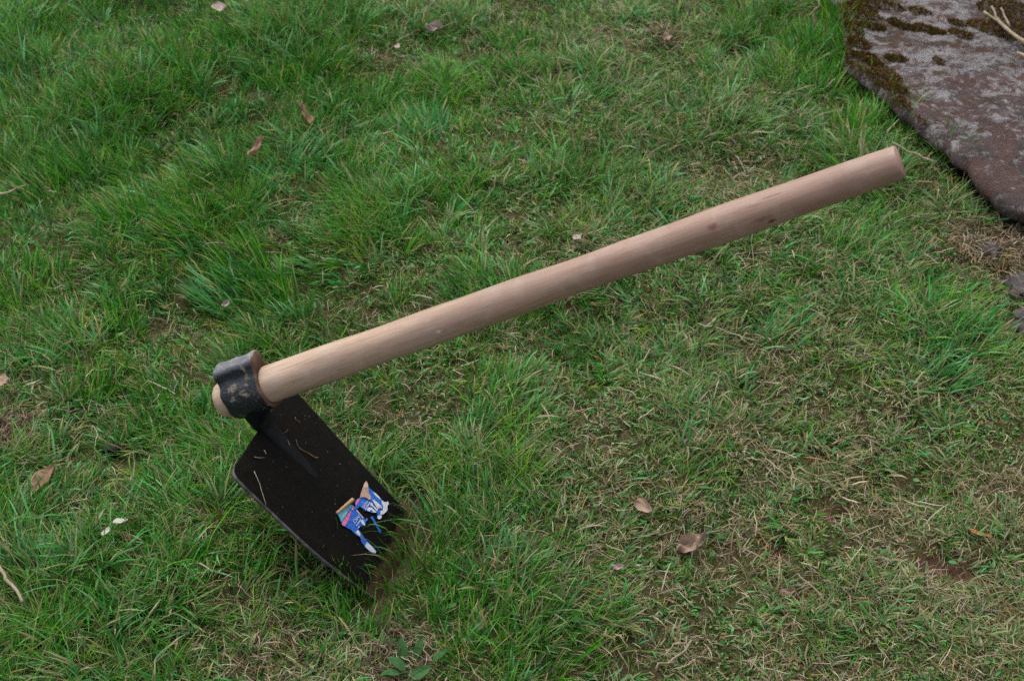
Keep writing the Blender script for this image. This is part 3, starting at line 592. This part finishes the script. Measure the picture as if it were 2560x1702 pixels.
c = np.array([(.03, .12, .015), (.05, .15, .04), (.02, .10, .02)])[rng.choice(3, N)]; W = widths(P, rng.uniform(.004, .007, N), (.3, .9, 1, .75, 0), rng.normal(0, .3, N)); G.add(P[ok], W[ok], c[ok], c[ok])
# dry straw: matted, curled, nearly flat
def straw(N, lo, hi, wlo, whi, view=True, lift=.0):
    x = rng.uniform(*XR, N); y = rng.uniform(*YR, N); lu = lush_at(x, y); sel = (rng.random(N) < np.clip(1.28 - lu * 1.35, .06, 1) * np.clip(fbm(x * 16, y * 16, 81) * 2.2 - .5, .08, 1)); sel &= (in_view(x, y, .1) == view); x, y, lu = x[sel], y[sel], lu[sel]; N = len(x)
    root = np.stack([x, y, gz(x, y) + rng.uniform(0, .006 + .012 * lu, N) + lift], 1); P = curve(root, rng.uniform(0, 6.28, N), rng.uniform(.5, 1.5, N), rng.uniform(1.2, 1.95, N), rng.uniform(lo, hi, N), 5, .16); ok = keep_mask(P)
    c = np.array([(.31, .25, .165), (.21, .155, .09), (.42, .36, .26), (.14, .09, .055), (.31, .20, .06)])[rng.choice(5, N, p=[.34, .22, .22, .16, .06])] * rng.uniform(.65, 1.2, (N, 1))
    W = widths(P, rng.uniform(wlo, whi, N), (.9, 1, .95, .8, 0), rng.normal(0, .8, N)); D_.add(P[ok], W[ok], c[ok], c[ok] * rng.uniform(.9, 1.2, (int(ok.sum()), 1)))
straw(280000, .009, .027, .0005, .0010); straw(8000, .022, .05, .0010, .0019); straw(16000, .02, .045, .001, .002, False)
# litter in the gap under the slab edge, dead tangle at the left
for cpx, cpy, rad_, N in [(2470, 640, .10, 700), (2400, 560, .06, 260), (2560, 680, .10, 500), (35, 1085, .035, 500), (1000, 1660, .05, 260), (640, 1660, .06, 300), (1660, 95, .03, 200), (2300, 520, .05, 300)]:
    p = ground(cpx, cpy); a_ = rng.uniform(0, 6.28, N); r_ = rad_ * np.sqrt(rng.random(N)); x = p[0] + r_ * np.cos(a_); y = p[1] + r_ * np.sin(a_); root = np.stack([x, y, gz(x, y) + rng.uniform(0, .012, N)], 1)
    P = curve(root, rng.uniform(0, 6.28, N), rng.uniform(.6, 1.5, N), rng.uniform(1.3, 2.1, N), rng.uniform(.012, .04, N), 5, .45); ok = keep_mask(P)
    c = np.array([(.22, .15, .09), (.12, .07, .045), (.34, .27, .19), (.06, .04, .03)])[rng.choice(4, N)] * rng.uniform(.6, 1.2, (N, 1)); W = widths(P, rng.uniform(.0007, .0018, N), (.9, 1, .95, .8, 0), rng.normal(0, .8, N)); D_.add(P[ok], W[ok], c[ok], c[ok])
# tall leaning tufts that stand out of the lawn
for tx, ty, lx, ly, N, Lm, rad_, bl in [(330,560,-.9,.6,170,.085,.030,0),(200,440,-.9,.55,170,.085,.035,0),(90,500,-.9,.3,110,.085,.03,0),(470,590,-.9,.55,150,.08,.03,0),(620,690,-.9,.5,180,.085,.03,0),(560,760,-.9,.35,120,.075,.03,1),(690,760,-.8,.6,150,.075,.03,0),(430,150,-.5,.7,170,.075,.035,0),
      (600,120,-.6,.7,130,.075,.03,0),(720,220,-.2,.8,160,.07,.035,0),(790,190,.2,.8,140,.07,.03,0),(300,260,-.7,.6,140,.075,.03,0),(1060,330,-.3,.8,140,.065,.035,1),(980,250,.4,.6,110,.06,.03,0),(1290,120,-.2,.8,110,.065,.03,0),(1250,170,.5,.6,90,.055,.03,0),(880,420,.6,.3,140,.065,.03,0),(760,400,.8,.2,120,.065,.03,1),
      (1000,620,.4,.3,100,.055,.03,0),(1150,520,-.5,.4,100,.055,.03,0),(300,830,-.3,.8,110,.06,.03,0),(120,700,-.2,.9,110,.06,.03,0),(230,1000,.1,.9,90,.055,.025,0),(420,1060,-.6,.6,100,.055,.03,0),(1150,1535,.1,.9,85,.06,.04,0),(1265,1590,.6,.5,80,.06,.045,0),(1075,1475,-.7,.4,80,.055,.035,0),(1370,1640,.7,.3,70,.06,.045,0),(1310,1500,.5,.1,60,.05,.04,0),
      (1180,1660,-.5,.5,70,.055,.04,0),(1430,1560,.7,.4,60,.05,.04,0),(2010,130,.1,.9,160,.085,.03,0),(1960,200,-.3,.8,140,.075,.03,0),(2080,230,.4,.8,150,.08,.03,0),(2140,330,.2,.8,140,.075,.03,0),(2240,640,.6,.5,60,.04,.06,0),(2330,780,.7,.4,70,.045,.06,0),(2430,860,.8,.3,60,.06,.045,1),(2150,560,.5,.6,90,.045,.05,0),(2300,560,.5,.5,70,.04,.04,0),
      (200,1560,-.2,.8,110,.06,.03,0),(80,1640,.3,.8,110,.06,.03,0),(420,1400,.3,.7,90,.055,.03,0),(620,1420,.2,.8,90,.05,.025,0),(900,1560,.2,.7,90,.055,.03,0),(2350,960,.8,.2,80,.07,.03,1),(1950,850,.8,.2,60,.06,.03,1),(1240,960,.6,.4,90,.05,.03,0),(1100,1180,.6,.3,80,.05,.03,1)]:
    p = ground(tx, ty); a_ = rng.uniform(0, 6.28, N); r_ = rad_ * np.sqrt(rng.random(N)); ox, oy = r_ * np.cos(a_), r_ * np.sin(a_); x = p[0] + ox * 1.3; y = p[1] + oy; root = np.stack([x, y, gz(x, y) - .003], 1)
    lv = np.array([lx, ly]) + np.stack([ox, oy], 1) / rad_ * .40 + rng.normal(0, .32, (N, 2)); t0 = np.clip(.25 + .25 * np.hypot(lv[:, 0], lv[:, 1]) + rng.normal(0, .12, N), .05, 1.1)
    P = curve(root, np.arctan2(lv[:, 1], lv[:, 0]), t0, t0 + rng.uniform(.25, .95, N), Lm * .86 * rng.uniform(.5, 1.15, N), 5, .10); ok = keep_mask(P)
    c = (BLUEG[rng.choice(3, N)] if bl else GREEN[rng.choice(4, N, p=[.3, .35, .2, .15])]) * rng.uniform(.65, 1.35, (N, 1)); dt = (rng.random(N) < .14)[:, None]
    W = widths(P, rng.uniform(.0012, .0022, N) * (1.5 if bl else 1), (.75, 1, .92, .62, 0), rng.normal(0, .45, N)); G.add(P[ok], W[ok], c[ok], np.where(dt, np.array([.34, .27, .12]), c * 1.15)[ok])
# long grass hanging over the slab's edge
seg_px = [(2085,10),(2100,80),(2112,140),(2165,200),(2210,240),(2262,295),(2312,342),(2352,372),(2392,415)]
for a_, b_ in zip(seg_px[:-1], seg_px[1:]):
    N = 280; t = rng.random(N); ctr = np.array([ground(a_[0] + (b_[0] - a_[0]) * k - rng.uniform(-8, 34), a_[1] + (b_[1] - a_[1]) * k + rng.uniform(-4, 22)) for k in t]); ctr[:, 2] -= .002
    P = curve(ctr, rng.normal(1.0, .9, N), rng.uniform(.05, .6, N), rng.uniform(.6, 1.5, N), rng.uniform(.045, .095, N), 5, .1); ok = ~inside(P[:, 0, 0], P[:, 0, 1], slab_in)
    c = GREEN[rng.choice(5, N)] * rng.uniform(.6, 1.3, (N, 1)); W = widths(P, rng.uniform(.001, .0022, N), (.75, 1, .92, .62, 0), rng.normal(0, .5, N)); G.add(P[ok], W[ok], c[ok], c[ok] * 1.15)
# blades that stand in front of the hoe's blade and lie across it
def over(rootpx, tippx, lift, wd, col, sag=.5, dr=False):
    r0 = ground(*rootpx); s_, w_ = on_blade(*tippx, lift); tp = h2w(HB0 + Hl * s_ + Hy * w_ + Hn * (.0018 + lift)); n = Hn[0] * hX + Hn[2] * hZ
    u = np.linspace(0, 1, 5)[:, None]; P = r0 * (1 - u) + tp * u + (np.array([0, 0, 1.0]) * .6 + n * .5) * (np.sin(u * math.pi) * sag * np.linalg.norm(tp - r0) * .35)
    P = P[None]; W = widths(P, np.array([wd]), (.8, 1, .9, .6, 0), np.array([rng.normal(0, .4)])); (D_ if dr else G).add(P, W, np.array([col]), np.array([col]) * 1.15)
g1, g2, g3 = (.035, .12, .014), (.055, .16, .05), (.26, .20, .10)
for a_, b_, lf, wd, cc, dr in [((1030,1325),(902,1321),.012,.0016,g2,0),((1040,1330),(928,1312),.016,.0012,g1,0),((1040,1312),(976,1255),.008,.0018,(.10,.18,.05),0),((1010,1345),(962,1275),.010,.0010,g1,0),((975,1425),(893,1337),.008,.0013,g1,0),((1000,1430),(875,1388),.012,.0012,g3,1),
        ((985,1435),(912,1378),.010,.0016,g1,0),((1010,1415),(925,1365),.014,.0018,g2,0),((835,1408),(838,1284),.012,.0008,g1,0),((1005,1330),(1035,1258),.01,.0012,g1,0),((995,1440),(880,1420),.012,.0013,g1,0),((960,1450),(905,1392),.012,.0011,g1,0),((1008,1440),(978,1350),.014,.0014,g1,0),
        ((930,1480),(908,1400),.008,.0012,(.09,.12,.04),0),((880,1462),(904,1432),.010,.0010,g3,1),((1015,1400),(1003,1340),.010,.0012,g3,1),((800,1395),(805,1370),.01,.0011,g1,0),((870,1450),(858,1405),.01,.0010,g1,0)]:
    over(a_, b_, lf, wd, cc, .5, dr)
for k in range(48):
    t = rng.random(); r_ = (960 + 75 * t + rng.normal(0, 14), 1490 - 170 * t + rng.normal(0, 12)); over(r_, (r_[0] - rng.uniform(10, 78), r_[1] - rng.uniform(5, 75)), rng.uniform(.006, .03), rng.uniform(.0008, .002), tuple(np.array(GREEN[rng.integers(5)]) * rng.uniform(.8, 1.3)), rng.uniform(.2, .7))
for k in range(40):
    t = .62 + .38 * rng.random(); r_ = (690 + 240 * t, 1318 + 185 * t); r_ = (r_[0] + rng.normal(0, 8) - 6, r_[1] + rng.normal(0, 8) + 8); over(r_, (r_[0] + rng.uniform(-20, 22), r_[1] - rng.uniform(15, 55)), rng.uniform(.008, .03), rng.uniform(.0008, .0016), tuple(np.array(GREEN[rng.integers(5)]) * rng.uniform(.8, 1.3)), rng.uniform(.2, .5))

go = G.build('grass', M_GRASS); tag(go, 'uneven tufted green lawn grass', 'grass', kind='stuff')
do = D_.build('dry_grass', M_STRAW); tag(do, 'dead straw coloured grass blades matted in the lawn', 'dry grass', kind='stuff')

# moss cushions on the slab and in the gap
MO = Blades(); 
for cpx, cpy, rx, ry, N in [(2180,68,.024,.010,300),(2235,58,.014,.008,160),(2262,70,.022,.008,260),(2318,76,.028,.008,240),(2340,84,.016,.006,120),(2140,105,.026,.012,300),(2165,140,.022,.012,260),(2190,158,.014,.01,160),(2210,190,.03,.02,420),(2220,225,.03,.02,350),(2130,30,.05,.016,500),(2190,8,.05,.014,400),(2480,75,.04,.02,400),(2535,40,.06,.04,900),(2555,90,.03,.03,300),(2240,145,.02,.008,200),(2400,90,.02,.012,200),(2120,60,.025,.012,250),(2345,163,.01,.008,60),(2100,75,.04,.03,500),(2500,700,.05,.03,500),(2440,600,.04,.02,300),(2540,640,.03,.02,260),(2105,120,.02,.02,220),(2130,165,.02,.016,200),(2250,262,.018,.012,160),(2290,305,.015,.01,120),(2150,20,.03,.012,220),(2300,30,.02,.008,120),(2390,60,.016,.007,90)]:
    p = at_z(cpx, cpy, zt); a_ = rng.uniform(0, 6.28, N); r_ = np.sqrt(rng.random(N)); x = p[0] + rx * r_ * np.cos(a_); y = p[1] + ry * 1.4 * r_ * np.sin(a_) - rx * r_ * np.cos(a_) * .45
    dome = (1 - r_**2) * .006; isl = inside(x, y, out); z = np.where(isl, stop(x, y), gz(x, y)) - .001 + dome; root = np.stack([x, y, z], 1)
    th = rng.uniform(.1, 1.1, N); az = rng.uniform(0, 6.28, N); L = rng.uniform(.003, .008, N); d = np.stack([np.cos(az) * np.sin(th), np.sin(az) * np.sin(th), np.cos(th)], 1); P = np.stack([root, root + d * L[:, None] * .5, root + d * L[:, None]], 1)
    c = np.array([(.065, .045, .010), (.060, .034, .012), (.10, .080, .016), (.12, .055, .030)])[rng.choice(4, N, p=[.35, .3, .2, .15])] * rng.uniform(.6, 1.3, (N, 1)); MO.add(P, widths(P, rng.uniform(.002, .004, N), (.9, 1, 0), rng.normal(0, .8, N)), c, c * 1.2)
mo = MO.build('moss', M_MOSS); tag(mo, 'brown and olive moss cushions on the stone slab', 'moss', kind='stuff')

# ------------------------------------------------------------------ fallen leaves, twigs, weeds, debris
def leaf_mesh(L, wd, curl, fold, wave, lobes=0, stalk=.2, seed=0, blunt=.5):
    nu, nvv = 15, 9; V = []; vein = []; rr = np.random.default_rng(seed)
    for i_ in range(nu):
        t = i_ / (nu - 1); hw_ = wd * .5 * (math.sin(math.pi * min(1, t**blunt * .97 + .02)))**.8
        if lobes: hw_ *= .72 + .28 * abs(math.cos(t * math.pi * lobes))
        for j in range(nvv):
            v = j / (nvv - 1) * 2 - 1; x_ = (t - .5) * L; y_ = v * hw_ * (1 + .06 * math.sin(t * 19 + seed)); z_ = fold * abs(v) * hw_ + curl * (x_ / L)**2 * L + wave * math.sin(t * 9 + v * 3 + seed) * L * .12 + wave * .08 * L * math.sin(v * 5 + t * 4)
            V.append((x_ - curl * curl * .3 * (x_ / L)**3 * L, y_ * (1 - .25 * abs(fold)), z_)); vein.append(max(1 - abs(v) * 7, .5 * max(0, 1 - abs(math.sin((t * 6 + abs(v) * .9) * math.pi)) * 6)))
    Fc = [(i_ * nvv + j, i_ * nvv + j + 1, (i_ + 1) * nvv + j + 1, (i_ + 1) * nvv + j) for i_ in range(nu - 1) for j in range(nvv - 1)]
    if stalk:
        o = len(V); b_ = np.array(V[nvv // 2])
        for k in range(4):
            for j in range(4): an = j * math.pi / 2; V.append((b_[0] - stalk * L * k / 3, b_[1] + .0005 * math.cos(an) + .02 * L * k * k / 9, b_[2] + .0005 * math.sin(an) + .002 * k)); vein.append(1)
        Fc += [(o + k * 4 + j, o + k * 4 + (j + 1) % 4, o + (k + 1) * 4 + (j + 1) % 4, o + (k + 1) * 4 + j) for k in range(3) for j in range(4)]
    return V, Fc, vein
def leaf(px, py, L, wd, az, tilt, roll, mat, label, lift=.018, curl=.5, fold=.3, wave=.4, lobes=0, seed=1, name='fallen_leaf', cat='leaf', group='dead leaves fallen on the lawn', parent=None, stalk=.2, blunt=.7):
    V, Fc, vein = leaf_mesh(L, wd, curl, fold, wave, lobes, stalk, seed, blunt); o = mesh_obj(name, V, Fc, LM[mat], parent); at_ = o.data.attributes.new('vein', 'FLOAT', 'POINT'); at_.data.foreach_set('value', np.array(vein, np.float32))
    p = ground(px, py, lift * .92 if parent is None else lift); o.location = tuple(p); o.rotation_euler = Matrix.Rotation(R(az), 4, 'Z').to_3x3().__matmul__(Matrix.Rotation(R(tilt), 3, 'Y')).__matmul__(Matrix.Rotation(R(roll), 3, 'X')).to_euler()
    if parent is None: tag(o, label, cat, group)
    return o
leaf(552,23,.034,.022,-25,-10,12,'pale','pale pinkish curled leaf with a white rim among long grass',.045,.9,.5,.5,seed=2)
leaf(760,287,.042,.020,118,-28,25,'brown','upright narrow reddish brown leaf beside a tall grass tuft',.040,.5,.6,.4,seed=3)
leaf(645,370,.042,.024,60,-22,-30,'brown','broad reddish brown leaf leaning in the grass below the narrow upright leaf',.036,.5,.4,.4,seed=4)
leaf(1085,72,.036,.022,20,0,20,'grey','crumpled grey brown leaf lying among mown grass',.030,.9,.7,1.0,seed=5)
leaf(994,116,.014,.010,70,-10,0,'pale','tiny pale pink leaf scrap near the crumpled grey leaf',.036,.5,.3,.3,seed=6,stalk=0)
leaf(1667,92,.024,.018,80,-15,10,'tan','tan shredded leaf on thin grass toward the stone slab',.022,.6,.5,.8,lobes=3,seed=7)
leaf(104,1200,.046,.036,40,-24,-12,'brown','large orange brown leaf half hidden by grass blades',.018,.25,.25,.2,seed=8)
leaf(301,1306,.019,.016,10,-6,-25,'white','cream white round leaf scrap in green grass',.030,.4,.4,.2,seed=9,stalk=0)
leaf(267,1329,.014,.011,70,-6,-20,'white','smaller cream white leaf scrap touching the round white scrap',.026,.4,.4,.2,seed=10,stalk=0)
leaf(342,1300,.026,.014,15,0,-30,'dark','dark brown folded leaf next to the cream white scraps',.020,.4,.8,.4,seed=11)
leaf(1613,1268,.030,.018,-52,-12,30,'tan','smooth tan folded leaf on worn lawn',.014,.5,.5,.3,seed=12)
leaf(1728,1362,.044,.030,35,-6,8,'tan','crumpled lobed pinkish tan leaf beside bare red soil',.014,.8,.6,1.0,lobes=3,seed=13)
leaf(1444,594,.016,.013,30,-10,0,'pale','small pale beige leaf scrap above the wooden handle',.022,.6,.4,.5,seed=14,stalk=0)
leaf(10,957,.036,.020,-50,-20,10,'tan','tan curled leaf in tall grass near a dead tangle',.035,.6,.5,.4,seed=15)
leaf(1968,1482,.022,.014,20,-4,10,'tan','small dull tan leaf on the bare worn lawn',.010,.7,.5,.7,seed=16)
leaf(2450,1334,.030,.006,-25,0,5,'orange','narrow orange dry leaf blade on the worn lawn',.012,.3,.5,.2,seed=17,stalk=0)
leaf(1545,1418,.016,.010,10,0,0,'grey','tiny grey brown leaf scrap on short grass',.012,.6,.4,.5,seed=18,stalk=0)
leaf(565,760,.018,.010,60,0,20,'grey','grey withered leaf scrap at the foot of a grass tuft',.03,.6,.6,.5,seed=19,stalk=0)
# broad-leaved weed
pb = ground(1035, 1662); weed = bpy.data.objects.new('weed', None); COL.objects.link(weed); weed.location = tuple(pb); weed.empty_display_size = .02; tag(weed, 'small broad leaved green weed rosette in dry grass', 'weed')
def weed_leaf(px, py, L, wd, az, tilt, roll, seed):
    o = leaf(px, py, L, wd, az, tilt, roll, 'weed', None, .020, -.25, .35, .12, seed=seed, name='leaf', parent=weed, stalk=.55, blunt=.8); o.location = tuple(Vector(o.location) - Vector(pb))
for q in [(1005,1622,.030,.013,100,-38,10,1),(1048,1618,.026,.012,70,-38,-15,2),(1100,1638,.022,.012,35,-20,-20,3),(990,1657,.026,.016,150,-20,15,4),(975,1682,.022,.012,190,-10,10,5),(1052,1680,.026,.016,25,-15,10,6)]: weed_leaf(*q)
pb2 = ground(1800, 1342); clover = bpy.data.objects.new('clover', None); COL.objects.link(clover); clover.location = tuple(pb2); clover.empty_display_size = .01; tag(clover, 'tiny bright green clover seedling on bare red soil', 'clover')
for k, (px, py) in enumerate([(1796,1340),(1806,1343),(1800,1352)]):
    o = leaf(px, py, .009, .008, 90 + 120 * k, -10, 5, 'weed', None, .010, -.2, .2, .05, seed=30 + k, name='leaf', parent=clover, stalk=.8, blunt=.6); o.location = tuple(Vector(o.location) - Vector(pb2))
def tube(name, pts, rads, mat, label, cat, group=None, parent=None, ns=7, kn=.12):
    P = np.array(pts, float); V = []; rr = np.random.default_rng(len(pts) + int(abs(P[0][0]) * 1000)); n = len(P); T_ = np.gradient(P, axis=0); T_ /= np.linalg.norm(T_, axis=1)[:, None]
    for k in range(n):
        a_ = np.cross(T_[k], [0.1, .2, 1]); a_ /= np.linalg.norm(a_); b_ = np.cross(T_[k], a_); r = np.interp(k / (n - 1), np.linspace(0, 1, len(rads)), rads) * (1 + rr.normal(0, kn))
        for j in range(ns): an = 2 * math.pi * j / ns; V.append(P[k] + (a_ * math.cos(an) + b_ * math.sin(an)) * r)
    Fc = [(k * ns + j, k * ns + (j + 1) % ns, (k + 1) * ns + (j + 1) % ns, (k + 1) * ns + j) for k in range(n - 1) for j in range(ns)] + [tuple(range(ns))[::-1], tuple((n - 1) * ns + j for j in range(ns))]
    o = mesh_obj(name, V, Fc, mat, parent)
    if parent is None: recentre(o); tag(o, label, cat, group)
    return o
def wpts(a_, b_, n, jit, sag=0.0):
    a_, b_ = np.array(a_), np.array(b_); rr = np.random.default_rng(int(abs(a_[0] * 977 + b_[1] * 331) * 10)); t = np.linspace(0, 1, n)[:, None]; P = a_ * (1 - t) + b_ * t; P[1:-1] += rr.normal(0, jit, (n - 2, 3)); P[:, 2] += np.sin(t[:, 0] * math.pi) * sag; return P
tw = bpy.data.objects.new('forked_twig', None); COL.objects.link(tw); pt = at_z(2560, 108, zt + .012); tw.location = tuple(pt); tw.empty_display_size = .02; tag(tw, 'pale forked dry twig lying on the stone slab', 'twig')
def local(P): return np.array(P) - pt
tube('stem', local(wpts(at_z(2460, 30, zt + .016), at_z(2600, 140, zt + .014), 9, .0015)), (.0022, .0034, .004), M_TWIG, None, None, parent=tw)
tube('branch', local(wpts(at_z(2479, 16, zt + .03), at_z(2500, 58, zt + .016), 6, .001)), (.0016, .0024), M_TWIG, None, None, parent=tw)
tube('branch', local(wpts(at_z(2502, 20, zt + .03), at_z(2525, 68, zt + .016), 6, .001)), (.0014, .0022), M_TWIG, None, None, parent=tw)
tube('twig', wpts(at_z(2543, 132, zt + .010), at_z(2610, 170, zt + .010), 6, .001), (.0028, .003), M_TWIG, 'short pale twig on the slab below the forked twig', 'twig')
tube('twig', wpts(ground(-20, 1395, .03), ground(56, 1505, .035), 9, .0016), (.0024, .0019), M_TWIG, 'knobbly pale twig lying in green grass near the orange brown leaf', 'twig')
tube('stalk', wpts(ground(2232, 357, .03), ground(2335, 410, .02), 9, .0014), (.0016, .0022), M_TWIG, 'pale dry stalk beside the stone slab behind the handle end', 'stalk')
tube('stalk', wpts(ground(2048, -10, .06), ground(2028, 80, .01), 8, .0015), (.0018, .0026), M_TWIG, 'thin dry stem standing in the long grass beside the slab', 'stalk')
tube('stalk', wpts(ground(-15, 492, .03), ground(72, 462, .03), 7, .0012), (.0022, .0016), M_TWIG, 'pale dry stalk in lush grass near the tall tuft', 'stalk')
tube('straw', wpts(ground(1745, 808, .020), ground(1895, 852, .016), 9, .0012), (.0011, .0010), M_TWIG, 'long thin straw stem on the grass below the handle', 'straw')
for k, (a_, b_) in enumerate([((1640,1672),(1740,1600)),((1660,1640),(1720,1590))]):
    tube('straw', wpts(ground(*a_, .012), ground(*b_, .016), 8, .002), (.0012, .0014), M_TWIG, ['bent bleached straw piece on the worn lawn', 'shorter bleached straw piece beside the bent one'][k], 'straw')
def on_b(pxs, lift=.0012): return np.array([h2w(np.array(sw(p, lift))) for p in pxs])
tube('root_fibre', on_b([(740,1098),(744,1112),(750,1121),(762,1127),(772,1132),(782,1138),(790,1143),(797,1142)], .002), (.0003, .0004, .0006), M_ROOT, 'thin orange root fibre lying on the black hoe blade', 'root')
tube('straw_piece', on_b([(637,1176),(645,1193),(652,1208),(658,1228),(664,1244),(669,1259)], .002), (.0005, .0003), M_TWIG, 'straight straw piece lying on the black hoe blade', 'straw')
tube('chaff', on_b([(740,1041),(742,1047),(748,1050),(753,1056)], .002), (.0003, .0003), M_ROOT, 'small orange chaff curl on the blade under the handle', 'chaff')
tube('chaff', on_b([(638,1141),(650,1143),(664,1142)], .002), (.0004, .0004), M_TWIG, 'thin flat chaff strand at the blade shoulder', 'chaff')
tube('chaff', on_b([(662,1124),(665,1129),(667,1134)], .002), (.0006, .0004), M_TWIG, 'tiny pale chaff curl on the blade near its shoulder', 'chaff')
tube('chaff', on_b([(705,1083),(713,1081),(720,1073)], .009), (.0002, .0003), M_ROOT, 'short brown chaff curl beside the blade spine', 'chaff')
tube('chaff', on_b([(718,1099),(721,1106),(723,1113)], .004), (.0003, .0004), M_TWIG, 'fine pale chaff hair on the blade spine', 'chaff')
